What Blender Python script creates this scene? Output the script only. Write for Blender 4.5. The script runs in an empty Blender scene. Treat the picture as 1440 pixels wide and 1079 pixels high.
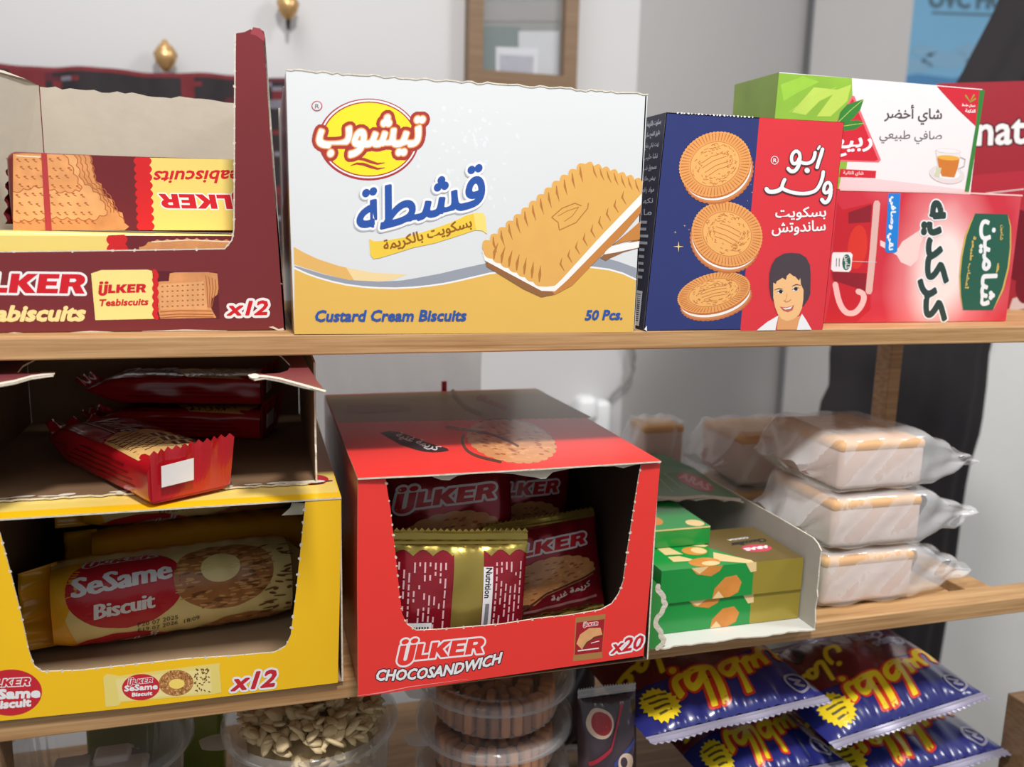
import bpy, math, random
import numpy as np
from mathutils import Vector as V, Matrix, geometry
random.seed(7)
SC = bpy.context.scene
COL = SC.collection
PI = math.pi

# ------------------------------------------------------------------ camera
FPX, W0, H0 = 1220.8, 1440.0, 1079.0
YAW, PIT, ROL = 0.288670, 0.179802, 0.0243774
CAM = V((-0.02741, -0.69598, 0.08816))
_f = V((math.sin(YAW)*math.cos(PIT), math.cos(YAW)*math.cos(PIT), -math.sin(PIT)))
_r0 = V((math.cos(YAW), -math.sin(YAW), 0))
_u0 = _r0.cross(_f)
_r = _r0*math.cos(ROL) + _u0*math.sin(ROL)
_u = -_r0*math.sin(ROL) + _u0*math.cos(ROL)
cam = bpy.data.cameras.new('camera')
cam.sensor_width = 36.0
cam.sensor_fit = 'HORIZONTAL'
cam.lens = 36.0*FPX/W0
cam.clip_start = 0.02
cam.clip_end = 50
cam.dof.use_dof = True
cam.dof.focus_distance = 0.74
cam.dof.aperture_fstop = 4.8
camo = bpy.data.objects.new('camera', cam)
COL.objects.link(camo)
camo.matrix_world = Matrix(((_r.x, _u.x, -_f.x, CAM.x), (_r.y, _u.y, -_f.y, CAM.y), (_r.z, _u.z, -_f.z, CAM.z), (0, 0, 0, 1)))
SC.camera = camo

# ------------------------------------------------------------------ light
SC.view_settings.view_transform = 'Standard'
SC.view_settings.look = 'None'
SC.view_settings.gamma = 1.0
SC.view_settings.use_curve_mapping = False
SC.view_settings.exposure = 0.0
SC.cycles.max_bounces = 10
SC.cycles.transparent_max_bounces = 24
SC.cycles.caustics_reflective = False
SC.cycles.caustics_refractive = False
world = bpy.data.worlds.new('shop_ambient')
world.use_nodes = True
world.node_tree.nodes['Background'].inputs[0].default_value = (0.95, 0.97, 1.0, 1)
world.node_tree.nodes['Background'].inputs[1].default_value = 0.34
SC.world = world

def area(name, loc, target, size, power, color=(1, 1, 1), size_y=None):
    l = bpy.data.lights.new(name, 'AREA')
    l.size = size
    if size_y:
        l.shape = 'RECTANGLE'
        l.size_y = size_y
    l.energy = power
    l.color = color
    o = bpy.data.objects.new(name, l)
    COL.objects.link(o)
    o.location = loc
    o.rotation_euler = (V(target)-V(loc)).to_track_quat('-Z', 'Y').to_euler()
    return o

area('ceiling_key_light', (0.10, -0.80, 1.40), (0.15, 0.0, -0.1), 0.17, 33, (1.0, 0.97, 0.93))
area('left_fill_light', (-1.1, -1.3, 1.7), (0.1, 0.4, 0.0), 1.0, 11, (1.0, 0.98, 0.96))  # added broad soft fill from the front left, not a known fixture
area('back_wall_fill_light', (-0.35, 0.55, 1.45), (-0.2, 1.3, 0.0), 0.5, 5.5, (1.0, 0.98, 0.97))  # extra fill aimed at the back wall, no lamp known there
area('partition_fill_light', (1.7, -0.5, 1.3), (1.3, .84, -0.5), 0.5, 20, (1.0, 0.99, 0.97))  # added to brighten the white partition at the right, source made up

# ------------------------------------------------------------------ helpers
def PX(px, py, plane):
    """point of the photographed scene on a plane (axis, value) or (point, normal)"""
    d = _f + _r*((px-W0/2)/FPX) - _u*((py-H0/2)/FPX)
    a, b = plane
    if isinstance(a, int):
        t = (b-CAM[a])/d[a]
    else:
        t = (a-CAM).dot(b)/d.dot(b)
    return CAM + d*t

def pnormal(plane):
    a, b = plane
    if isinstance(a, int):
        n = V((0, 0, 0)); n[a] = 1
        if n.dot(_f) > 0: n = -n
        if a == 2: n = V((0, 0, 1))
        return n
    return b.normalized()

def Z(x0, y0, s):
    return lambda pts: [(x0+x/s, y0+y/s) for x, y in pts]

def lin(c):
    c /= 255.0
    return c/12.92 if c <= 0.04045 else ((c+0.055)/1.055)**2.4

MATS = {}
def M(name, rgb, rough=0.45, metal=0.0, spec=0.5, var=0.05, vscale=30, bump=0.0, bscale=60, coat=0.0):
    if name in MATS: return MATS[name]
    m = bpy.data.materials.new(name)
    m.use_nodes = True
    nt = m.node_tree
    b = nt.nodes['Principled BSDF']
    col = [lin(c) for c in rgb]
    b.inputs['Roughness'].default_value = rough
    b.inputs['Metallic'].default_value = metal
    b.inputs['Specular IOR Level'].default_value = spec
    b.inputs['Coat Weight'].default_value = coat
    b.inputs['Coat Roughness'].default_value = 0.12
    tc = nt.nodes.new('ShaderNodeTexCoord')
    if var > 0:
        no = nt.nodes.new('ShaderNodeTexNoise')
        no.inputs['Scale'].default_value = vscale
        no.inputs['Detail'].default_value = 4
        nt.links.new(tc.outputs['Object'], no.inputs['Vector'])
        mx = nt.nodes.new('ShaderNodeMix')
        mx.data_type = 'RGBA'
        mx.inputs['A'].default_value = (*[max(0, c*(1-var)) for c in col], 1)
        mx.inputs['B'].default_value = (*[min(1, c*(1+var)) for c in col], 1)
        nt.links.new(no.outputs['Fac'], mx.inputs['Factor'])
        nt.links.new(mx.outputs['Result'], b.inputs['Base Color'])
    else:
        b.inputs['Base Color'].default_value = (*col, 1)
    if bump > 0:
        n2 = nt.nodes.new('ShaderNodeTexNoise')
        n2.inputs['Scale'].default_value = bscale
        n2.inputs['Detail'].default_value = 3
        nt.links.new(tc.outputs['Object'], n2.inputs['Vector'])
        bp = nt.nodes.new('ShaderNodeBump')
        bp.inputs['Strength'].default_value = bump
        bp.inputs['Distance'].default_value = 0.002
        nt.links.new(n2.outputs['Fac'], bp.inputs['Height'])
        nt.links.new(bp.outputs['Normal'], b.inputs['Normal'])
    MATS[name] = m
    return m

def wood(name, c1, c2, rough=0.5, knots=0.0):
    m = bpy.data.materials.new(name)
    m.use_nodes = True
    nt = m.node_tree
    b = nt.nodes['Principled BSDF']
    b.inputs['Roughness'].default_value = rough
    tc = nt.nodes.new('ShaderNodeTexCoord')
    mp = nt.nodes.new('ShaderNodeMapping')
    mp.inputs['Scale'].default_value = (4, 60, 160)
    no = nt.nodes.new('ShaderNodeTexNoise')
    no.inputs['Scale'].default_value = 1.6
    no.inputs['Detail'].default_value = 8
    no.inputs['Roughness'].default_value = 0.65
    nt.links.new(tc.outputs['Object'], mp.inputs['Vector'])
    nt.links.new(mp.outputs['Vector'], no.inputs['Vector'])
    cr = nt.nodes.new('ShaderNodeValToRGB')
    cr.color_ramp.elements[0].position = 0.3
    cr.color_ramp.elements[1].position = 0.72
    cr.color_ramp.elements[0].color = (*[lin(c) for c in c1], 1)
    cr.color_ramp.elements[1].color = (*[lin(c) for c in c2], 1)
    nt.links.new(no.outputs['Fac'], cr.inputs['Fac'])
    nt.links.new(cr.outputs['Color'], b.inputs['Base Color'])
    bp = nt.nodes.new('ShaderNodeBump')
    bp.inputs['Strength'].default_value = 0.12
    bp.inputs['Distance'].default_value = 0.001
    nt.links.new(no.outputs['Fac'], bp.inputs['Height'])
    nt.links.new(bp.outputs['Normal'], b.inputs['Normal'])
    MATS[name] = m
    return m

def film(name, tint=(235, 235, 238), clear=0.7, rough=0.08, bump=0.5, bscale=45, rim=0.6):
    """thin clear plastic: partly transparent, partly shiny, a little milky"""
    if name in MATS: return MATS[name]
    m = bpy.data.materials.new(name)
    m.use_nodes = True
    nt = m.node_tree
    for n in list(nt.nodes): nt.nodes.remove(n)
    out = nt.nodes.new('ShaderNodeOutputMaterial')
    tr = nt.nodes.new('ShaderNodeBsdfTransparent')
    pr = nt.nodes.new('ShaderNodeBsdfPrincipled')
    pr.inputs['Base Color'].default_value = (*[lin(c) for c in tint], 1)
    pr.inputs['Roughness'].default_value = rough
    pr.inputs['Specular IOR Level'].default_value = 0.8
    tc = nt.nodes.new('ShaderNodeTexCoord')
    n2 = nt.nodes.new('ShaderNodeTexNoise')
    n2.inputs['Scale'].default_value = bscale
    n2.inputs['Detail'].default_value = 4
    nt.links.new(tc.outputs['Object'], n2.inputs['Vector'])
    bp = nt.nodes.new('ShaderNodeBump')
    bp.inputs['Strength'].default_value = bump
    bp.inputs['Distance'].default_value = 0.004
    nt.links.new(n2.outputs['Fac'], bp.inputs['Height'])
    nt.links.new(bp.outputs['Normal'], pr.inputs['Normal'])
    lw = nt.nodes.new('ShaderNodeLayerWeight')
    lw.inputs['Blend'].default_value = 0.35
    nt.links.new(bp.outputs['Normal'], lw.inputs['Normal'])
    ma = nt.nodes.new('ShaderNodeMath')
    ma.operation = 'MULTIPLY_ADD'
    ma.inputs[1].default_value = rim
    ma.inputs[2].default_value = 1.0-clear
    ma.use_clamp = True
    nt.links.new(lw.outputs['Fresnel'], ma.inputs[0])
    mx = nt.nodes.new('ShaderNodeMixShader')
    nt.links.new(ma.outputs[0], mx.inputs[0])
    nt.links.new(tr.outputs[0], mx.inputs[1])
    nt.links.new(pr.outputs[0], mx.inputs[2])
    nt.links.new(mx.outputs[0], out.inputs[0])
    MATS[name] = m
    return m

class MB:
    """collects faces and links them as one mesh object"""
    def __init__(s):
        s.v = []; s.f = []; s.mi = []; s.sm = []; s.mats = []
    def mat(s, m):
        if m not in s.mats: s.mats.append(m)
        return s.mats.index(m)
    def face(s, pts, m, smooth=False):
        i = len(s.v)
        s.v += [tuple(p) for p in pts]
        s.f.append(tuple(range(i, i+len(pts))))
        s.mi.append(s.mat(m)); s.sm.append(smooth)
    def shared(s, pts, faces, m, smooth=False):
        i = len(s.v)
        s.v += [tuple(p) for p in pts]
        k = s.mat(m)
        for f in faces:
            s.f.append(tuple(i+j for j in f)); s.mi.append(k); s.sm.append(smooth)
    def box(s, x0, x1, y0, y1, z0, z1, m, T=None):
        p = [V((x, y, z)) for z in (z0, z1) for y in (y0, y1) for x in (x0, x1)]
        if T: p = [T(q) for q in p]
        s.shared(p, [(0, 2, 3, 1), (4, 5, 7, 6), (0, 1, 5, 4), (2, 6, 7, 3), (0, 4, 6, 2), (1, 3, 7, 5)], m)
    def grid(s, fn, nu, nv, m, smooth=True, wu=False, wv=False, mf=None):
        i0 = len(s.v)
        for j in range(nv+(0 if wv else 1)):
            for i in range(nu+(0 if wu else 1)):
                s.v.append(tuple(fn(i/nu, j/nv)))
        cu = nu if wu else nu+1
        rv = nv if wv else nv+1
        k = s.mat(m)
        for j in range(nv):
            for i in range(nu):
                a = i0+(j % rv)*cu+i % cu; b = i0+(j % rv)*cu+(i+1) % cu
                c = i0+((j+1) % rv)*cu+(i+1) % cu; d = i0+((j+1) % rv)*cu+i % cu
                s.f.append((a, b, c, d)); s.sm.append(smooth)
                s.mi.append(k if mf is None else s.mat(mf((i+.5)/nu, (j+.5)/nv)))
    def tube(s, pts, r, m, n=10, cap=True):
        pts = [V(p) for p in pts]
        rr = r if isinstance(r, (list, tuple)) else [r]*len(pts)
        rings = []
        for i, p in enumerate(pts):
            t = (pts[min(i+1, len(pts)-1)]-pts[max(i-1, 0)]).normalized()
            a = t.cross(V((0, 0, 1)))
            if a.length < 1e-3: a = t.cross(V((0, 1, 0)))
            a.normalize(); b = t.cross(a)
            rings.append([p+a*(rr[i]*math.cos(2*PI*k/n))+b*(rr[i]*math.sin(2*PI*k/n)) for k in range(n)])
        vs = [q for rg in rings for q in rg]
        fs = [(i*n+k, i*n+(k+1) % n, (i+1)*n+(k+1) % n, (i+1)*n+k) for i in range(len(pts)-1) for k in range(n)]
        if cap:
            fs += [tuple(range(n)), tuple(range((len(pts)-1)*n, len(pts)*n))]
        s.shared(vs, fs, m, True)
    def lathe(s, prof, c, m, n=48, wob=None, mf=None):
        def fn(u, v):
            k = v*(len(prof)-1); i = min(int(k), len(prof)-2); t = k-i
            r = prof[i][0]*(1-t)+prof[i+1][0]*t; z = prof[i][1]*(1-t)+prof[i+1][1]*t
            a = 2*PI*u
            if wob: r = wob(r, a, z)
            return V((c[0]+r*math.cos(a), c[1]+r*math.sin(a), c[2]+z))
        s.grid(fn, n, len(prof)-1, m, True, wu=True, mf=mf)
    def rbox(s, x0, x1, y0, y1, z0, z1, r, m, T=None, n=4, wob=0.0):
        """box with rounded edges (superellipsoid-like shell)"""
        cx, cy, cz = (x0+x1)/2, (y0+y1)/2, (z0+z1)/2
        hx, hy, hz = (x1-x0)/2-r, (y1-y0)/2-r, (z1-z0)/2-r
        NU, NV = 8*n, 4*n
        def fn(u, v):
            a = 2*PI*u; b = -PI/2+PI*v
            d = V((math.cos(b)*math.cos(a), math.cos(b)*math.sin(a), math.sin(b)))
            sg = lambda q: (1 if q > 1e-6 else (-1 if q < -1e-6 else 0))
            p = V((cx+sg(d.x)*hx+d.x*r, cy+sg(d.y)*hy+d.y*r, cz+sg(d.z)*hz+d.z*r))
            return T(p) if T else p
        # shift samples so that no sample falls on a seam of the sign function
        def fn2(u, v):
            q = int(round(u*NU)) % NU
            a = 2*PI*(q+0.5)/NU
            k = int(round(v*NV))
            b = -PI/2+PI*(k+0.5)/(NV+1)
            d = V((math.cos(b)*math.cos(a), math.cos(b)*math.sin(a), math.sin(b)))
            sg = lambda w: 1 if w > 0 else -1
            p = V((cx+sg(d.x)*hx+d.x*r, cy+sg(d.y)*hy+d.y*r, cz+sg(d.z)*hz+d.z*r))
            return T(p) if T else p
        i0 = len(s.v)
        s.grid(fn2, NU, NV, m, True, wu=True)
        k = s.mat(m)
        s.f.append(tuple(i0+i for i in range(NU))); s.mi.append(k); s.sm.append(True)
        s.f.append(tuple(i0+NV*NU+i for i in range(NU))); s.mi.append(k); s.sm.append(True)
    def slab(s, pts, n, t, mf, mb=None, me=None, zmin=None):
        """a sheet: polygon of 3-D points, its front, thickness t behind it"""
        mb = mb or mf; me = me or mf
        if zmin is not None: pts = [V((p.x, p.y, max(p.z, zmin))) for p in pts]
        tri = geometry.tessellate_polygon([pts])
        n = n.normalized()
        back = [p-n*t for p in pts]
        N = len(pts)
        s.shared(pts, [tuple(q) for q in tri], mf)
        s.shared(back, [tuple(q) for q in tri], mb)
        for i in range(N):
            j = (i+1) % N
            s.face([pts[i], pts[j], back[j], back[i]], me)
    def build(s, name, parent=None, loc=None, world=True):
        me = bpy.data.meshes.new(name)
        off = V((0, 0, 0))
        if parent is None and loc is not None: off = V(loc)
        if parent is not None and world: 
            inv = ROOTM[parent.name].inverted()
            vs = [tuple(inv @ V(p)) for p in s.v]
        else:
            vs = [tuple(V(p)-off) for p in s.v]
        me.from_pydata(vs, [], s.f)
        for m in s.mats: me.materials.append(m)
        me.polygons.foreach_set('material_index', s.mi)
        me.polygons.foreach_set('use_smooth', s.sm)
        me.update()
        o = bpy.data.objects.new(name, me)
        COL.objects.link(o)
        if parent is not None: o.parent = parent
        else: o.location = off
        return o

ROOTM = {}
def tag(o, label, cat, group=None):
    o['label'] = label; o['category'] = cat
    if group: o['group'] = group
    return o
def struct(o):
    o['kind'] = 'structure'
    return o
def thing(name, label, cat, loc=(0, 0, 0), group=None, matrix=None):
    o = bpy.data.objects.new(name, None)
    o.empty_display_size = 0.02
    COL.objects.link(o)
    mw = matrix if matrix is not None else Matrix.Translation(V(loc))
    o.matrix_world = mw
    ROOTM[o.name] = mw.copy()
    return tag(o, label, cat, group)
def dup(root, matrix, label, group=None):
    r = root.copy(); COL.objects.link(r)
    r.matrix_world = matrix
    ROOTM[r.name] = matrix.copy()
    r['label'] = label
    if group: r['group'] = group
    for ch in list(root.children):
        c = ch.copy(); COL.objects.link(c); c.parent = r
        for g in list(ch.children):
            d = g.copy(); COL.objects.link(d); d.parent = c
    return r
def frame(o, ex, ey, ez):
    ex, ey, ez = ex.normalized(), ey.normalized(), ez.normalized()
    return Matrix(((ex.x, ey.x, ez.x, o.x), (ex.y, ey.y, ez.y, o.y), (ex.z, ey.z, ez.z, o.z), (0, 0, 0, 1)))
def bevel(o, w=0.0008, seg=2):
    b = o.modifiers.new('edge', 'BEVEL'); b.width = w; b.segments = seg; b.limit_method = 'ANGLE'
    return o
def jag(p, q, n, amp, seed=1, dim2=True):
    rnd = random.Random(seed)
    out = []
    for i in range(n):
        t = i/n
        a = amp if 0 < i else 0
        out.append((p[0]+(q[0]-p[0])*t+rnd.uniform(-a, a)*0.5, p[1]+(q[1]-p[1])*t+rnd.uniform(-a, a)))
    return out

# ------------------------------------------------------------------ writing
FORMS = {}
for _c, _s, _n in (('ا', 0xFE8D, 2), ('ب', 0xFE8F, 4), ('ة', 0xFE93, 2), ('ت', 0xFE95, 4), ('ج', 0xFE9D, 4), ('ح', 0xFEA1, 4), ('خ', 0xFEA5, 4),
                   ('د', 0xFEA9, 2), ('ر', 0xFEAD, 2), ('س', 0xFEB1, 4), ('ش', 0xFEB5, 4), ('ص', 0xFEB9, 4), ('ض', 0xFEBD, 4), ('ط', 0xFEC1, 4),
                   ('ع', 0xFEC9, 4), ('غ', 0xFECD, 4), ('ف', 0xFED1, 4), ('ق', 0xFED5, 4), ('ك', 0xFED9, 4), ('ل', 0xFEDD, 4), ('م', 0xFEE1, 4),
                   ('ن', 0xFEE5, 4), ('ه', 0xFEE9, 4), ('و', 0xFEED, 2), ('ي', 0xFEF1, 4), ('أ', 0xFE83, 2), ('ث', 0xFE99, 4)):
    FORMS[_c] = (_s, _n)
FORMS['ـ'] = (0x640, 9)
def shape_ar(s):
    out = []
    for i, c in enumerate(s):
        if c not in FORMS: out.append(c); continue
        st, n = FORMS[c]
        if n == 9: out.append(c); continue
        pj = i > 0 and s[i-1] in FORMS and FORMS[s[i-1]][1] >= 4
        nj = n == 4 and i+1 < len(s) and s[i+1] in FORMS
        out.append(chr(st+(3 if pj and nj else 2 if nj else 1 if pj else 0)))
    return ''.join(reversed(out))

_TX = {}
def glyphs(s):
    """2-D triangles and outline edges of a line of writing, in em"""
    if s in _TX: return _TX[s]
    c = bpy.data.curves.new('writing', 'FONT')
    c.body = s; c.resolution_u = 2
    o = bpy.data.objects.new('writing', c)
    COL.objects.link(o)
    bpy.context.view_layer.update()
    m = o.to_mesh()
    vs = [(v.co.x, v.co.y) for v in m.vertices]
    fs = [tuple(p.vertices) for p in m.polygons]
    o.to_mesh_clear()
    bpy.data.objects.remove(o); bpy.data.curves.remove(c)
    cnt = {}
    for f in fs:
        for a, b in zip(f, f[1:]+f[:1]):
            k = (min(a, b), max(a, b)); cnt[k] = cnt.get(k, 0)+1
    ed = [k for k, n in cnt.items() if n == 1]
    _TX[s] = (vs, fs, ed)
    return _TX[s]

def arcpts(cx, cy, rx, ry, a0, a1, n):
    return [(cx+rx*math.cos(math.radians(a0+(a1-a0)*i/n)), cy+ry*math.sin(math.radians(a0+(a1-a0)*i/n))) for i in range(n+1)]
def logo_glyphs():
    """the heavy slanted brand lettering: U with two dots, L, K, E, R; baseline 0, capital height 1"""
    key = '__logo__'
    if key in _TX: return _TX[key]
    polys = []
    x = 0.0
    U = [(0, 1), (0, .12)] + arcpts(.43, .12, .43, .42, 180, 360, 12) + [(.86, .12), (.86, 1), (.52, 1), (.52, .12)] + arcpts(.42, .12, .10, .12, 0, -180, 6)[1:] + [(.32, .12), (.32, 1)]
    polys.append(([(x+a, b) for a, b in U],))
    polys.append((arcpts(.2, 1.24, .2, .17, 0, 345, 14),))
    polys.append((arcpts(.70, 1.24, .2, .17, 0, 345, 14),))
    x = .92
    polys.append(([(x+a, b) for a, b in [(0, 0), (0, 1), (.33, 1), (.33, .27), (.72, .27), (.72, 0)]],))
    x += .78
    polys.append(([(x+a, b) for a, b in [(0, 0), (0, 1), (.33, 1), (.33, .63), (.62, 1), (1.02, 1), (.64, .53), (1.04, 0), (.64, 0), (.33, .41), (.33, 0)]],))
    x += 1.06
    polys.append(([(x+a, b) for a, b in [(0, 0), (0, 1), (.78, 1), (.78, .76), (.33, .76), (.33, .62), (.72, .62), (.72, .4), (.33, .4), (.33, .24), (.8, .24), (.8, 0)]],))
    x += .86
    R = [(0, 0), (0, 1), (.6, 1)] + arcpts(.6, .69, .32, .31, 90, -60, 8)[1:] + [(.98, 0), (.62, 0), (.46, .36), (.33, .36), (.33, 0)]
    hole = [(.33, .77), (.52, .77), (.59, .68), (.52, .59), (.33, .59)]
    polys.append(([(x+a, b) for a, b in R], [(x+a, b) for a, b in hole]))
    vs, fs, ed = [], [], []
    for rings in polys:
        tri = geometry.tessellate_polygon([[V((a, b, 0)) for a, b in rg] for rg in rings])
        i0 = len(vs)
        for rg in rings:
            k = len(vs)
            vs += rg
            ed += [(k+i, k+(i+1) % len(rg)) for i in range(len(rg))]
        fs += [tuple(i0+i for i in t) for t in tri]
    _TX[key] = (vs, fs, ed)
    return _TX[key]

class Pr:
    """prints flat shapes on a surface: mapf(x, y, h) lifts a print point to 3-D; each call is one thin ink layer"""
    def __init__(s, mb, mapf, eps=0.000012, maxe=None):
        s.mb, s.mapf, s.eps, s.maxe, s.k = mb, mapf, eps, maxe, 0
        s.pend = None
    def begin(s):
        """collect the following shapes of one ink"""
        s.lay(); s.pend = [[], [], None]
    def end(s):
        p, s.pend = s.pend, None
        if p[0]: s.tris(p[0], p[1], p[2], True)
    @staticmethod
    def on(mb, plane, eps=0.000012):
        n = pnormal(plane)
        return Pr(mb, lambda x, y, h: PX(x, y, plane)+n*h, eps)
    def union(s, vs, fs):
        """merge overlapping print shapes into triangles that do not overlap"""
        cx = sum(v[0] for v in vs)/len(vs); cy = sum(v[1] for v in vs)/len(vs)
        k = max(max(abs(v[0]-cx), abs(v[1]-cy)) for v in vs) or 1
        ff = []
        for f in fs:
            ar = sum(vs[f[i]][0]*vs[f[(i+1) % len(f)]][1]-vs[f[(i+1) % len(f)]][0]*vs[f[i]][1] for i in range(len(f)))
            ff.append(list(f) if ar > 0 else list(reversed(f)))
        pv = np.array([((v[0]-cx)/k, (v[1]-cy)/k) for v in vs])
        es = set()
        for f in ff:
            for i in range(len(f)):
                p, q = f[i], f[(i+1) % len(f)]
                if p != q: es.add((min(p, q), max(p, q)))
        r = geometry.delaunay_2d_cdt([V(p) for p in pv], list(es), [], 0, 1e-6, False)
        ov = np.array([(v.x, v.y) for v in r[0]])
        of = [tuple(f) for f in r[2]]
        cen = np.array([ov[list(f)].mean(axis=0) for f in of])
        od = np.argsort(cen[:, 0]); cs = cen[od]; xs = cs[:, 0]
        ins = np.zeros(len(of), bool)
        for f in ff:
            P = pv[f]
            if len(P) < 3: continue
            lo, hi = np.searchsorted(xs, P[:, 0].min()), np.searchsorted(xs, P[:, 0].max())
            if lo >= hi: continue
            C = cs[lo:hi]; ok = ~ins[od[lo:hi]]
            Q = np.roll(P, -1, axis=0)
            for (x0, y0), (x1, y1) in zip(P, Q):
                ok &= (x1-x0)*(C[:, 1]-y0)-(y1-y0)*(C[:, 0]-x0) >= -1e-12
            ins[od[lo:hi]] |= ok
        return [(v[0]*k+cx, v[1]*k+cy) for v in ov], [f for f, o in zip(of, ins) if o]
    def tris(s, vs, fs, m, merge=False):
        if s.pend is not None:
            k = len(s.pend[0])
            s.pend[0].extend(vs); s.pend[1].extend(tuple(i+k for i in f) for f in fs); s.pend[2] = m
            return
        if merge: vs, fs = s.union(vs, fs)
        if s.maxe:
            vs = list(vs); out = []; st = [t for f in fs for t in ([f] if len(f) == 3 else [(f[0], f[i], f[i+1]) for i in range(1, len(f)-1)])]
            while st:
                a, b, c = st.pop()
                L = [(math.dist(vs[p], vs[q]), p, q, r) for p, q, r in ((a, b, c), (b, c, a), (c, a, b))]
                d, p, q, r = max(L)
                if d <= s.maxe: out.append((a, b, c)); continue
                vs.append(((vs[p][0]+vs[q][0])/2, (vs[p][1]+vs[q][1])/2)); k = len(vs)-1
                st += [(p, k, r), (k, q, r)]
            fs = out
        h = s.k*s.eps
        s.mb.shared([s.mapf(x, y, h) for x, y in vs], fs, m, bool(s.maxe))
    def lay(s): s.k += 1
    def poly(s, pts, m, lay=True):
        if lay: s.lay()
        s.tris(pts, geometry.tessellate_polygon([[V((a, b, 0)) for a, b in pts]]), m)
    def ell(s, cx, cy, rx, ry, m, rot=0, n=40, lay=True, scal=0, amp=0.03):
        c, q = math.cos(math.radians(rot)), math.sin(math.radians(rot))
        pts = []
        if scal: n = scal*6
        for i in range(n):
            a = 2*PI*i/n
            k = 1+(amp*abs(math.sin(a*scal/2)) if scal else 0)
            x, y = k*rx*math.cos(a), k*ry*math.sin(a)
            pts.append((cx+x*c-y*q, cy+x*q+y*c))
        if lay: s.lay()
        s.tris(pts+[(cx, cy)], [(i, (i+1) % n, n) for i in range(n)], m)
        return pts
    def line(s, pts, w, m, closed=False, lay=True, disc=6):
        if lay: s.lay()
        vs, fs = [], []
        ws = w if isinstance(w, (list, tuple)) else [w]*len(pts)
        L = len(pts)
        for i in range(L if closed else L-1):
            a, b = pts[i], pts[(i+1) % L]; wa, wb = ws[i]/2, ws[(i+1) % L]/2
            dx, dy = b[0]-a[0], b[1]-a[1]; d = math.hypot(dx, dy)
            if d < 1e-9: continue
            nx, ny = -dy/d, dx/d
            k = len(vs)
            vs += [(a[0]+nx*wa, a[1]+ny*wa), (b[0]+nx*wb, b[1]+ny*wb), (b[0]-nx*wb, b[1]-ny*wb), (a[0]-nx*wa, a[1]-ny*wa)]
            fs.append((k, k+1, k+2, k+3))
        if disc:
            for p, wp in zip(pts, ws):
                k = len(vs)
                vs += [(p[0]+wp/2*math.cos(2*PI*j/disc), p[1]+wp/2*math.sin(2*PI*j/disc)) for j in range(disc)]
                fs.append(tuple(range(k, k+disc)))
        s.tris(vs, fs, m, True)
    def letters(s, g, xr, yr, A, B, H, m, bold=0, arc=0, fill=True):
        vs, fs, ed = g
        def P(x, y):
            p = (x-xr[0])/(xr[1]-xr[0]); q = (y-yr[0])/(yr[1]-yr[0])
            e = arc*4*p*(1-p)
            return (A[0]+p*(B[0]-A[0])+q*(H[0]-A[0]), A[1]+p*(B[1]-A[1])+q*(H[1]-A[1])+e)
        pv = [P(*v) for v in vs]
        s.lay()
        if bold <= 0: s.tris(pv, fs, m)
        else:
            rv, rf = list(pv), [tuple(f) for f in fs]
            done = set()
            nb = {}
            for a, b in ed:
                nb.setdefault(a, []).append(b); nb.setdefault(b, []).append(a)
            for q, l in nb.items():
                if len(l) == 2:
                    d1 = (pv[q][0]-pv[l[0]][0], pv[q][1]-pv[l[0]][1]); d2 = (pv[l[1]][0]-pv[q][0], pv[l[1]][1]-pv[q][1])
                    n1, n2 = math.hypot(*d1), math.hypot(*d2)
                    if n1 > 1e-9 and n2 > 1e-9 and (d1[0]*d2[0]+d1[1]*d2[1])/(n1*n2) > .992: done.add(q)
            for a, b in ed:
                a_, b_ = pv[a], pv[b]
                dx, dy = b_[0]-a_[0], b_[1]-a_[1]; d = math.hypot(dx, dy)
                if d < 1e-9: continue
                nx, ny = -dy/d*bold/2, dx/d*bold/2
                k = len(rv)
                rv += [(a_[0]+nx, a_[1]+ny), (b_[0]+nx, b_[1]+ny), (b_[0]-nx, b_[1]-ny), (a_[0]-nx, a_[1]-ny)]
                rf.append((k, k+1, k+2, k+3))
                for q in (a, b):
                    if q in done: continue
                    done.add(q); k = len(rv); z = pv[q]
                    rv += [(z[0]+bold/2*math.cos(PI*j/5), z[1]+bold/2*math.sin(PI*j/5)) for j in range(10)]
                    rf.append(tuple(range(k, k+10)))
            s.tris(rv, rf, m, True)
    def text(s, t, A, B, H, m, bold=0, arc=0, out=None):
        """A, B: ends of the baseline; H: top of the capitals above A.  out = (material, width) for an outline beneath"""
        g = glyphs(t)
        xr = (min(v[0] for v in g[0]), max(v[0] for v in g[0]))
        if out: s.letters(g, xr, (0, .729), A, B, H, out[0], out[1], arc)
        s.letters(g, xr, (0, .729), A, B, H, m, bold, arc)
    def arab(s, t, A, B, H, m, bold=0, out=None, arc=0):
        """A, B, H: corners of the box round the writing (bottom left, bottom right, top left)"""
        g = glyphs(shape_ar(t))
        xr = (min(v[0] for v in g[0]), max(v[0] for v in g[0])); yr = (min(v[1] for v in g[0]), max(v[1] for v in g[0]))
        if out:
            for o in (out if isinstance(out, list) else [out]): s.letters(g, xr, yr, A, B, H, o[0], o[1], arc)
        s.letters(g, xr, yr, A, B, H, m, bold, arc)
    def logo(s, A, B, H, m, out=None, bold=0):
        g = logo_glyphs()
        xr = (0.0, 4.6)
        if out: s.letters(g, xr, (0, 1), A, B, H, out[0], out[1])
        s.letters(g, xr, (0, 1), A, B, H, m, bold)
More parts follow.
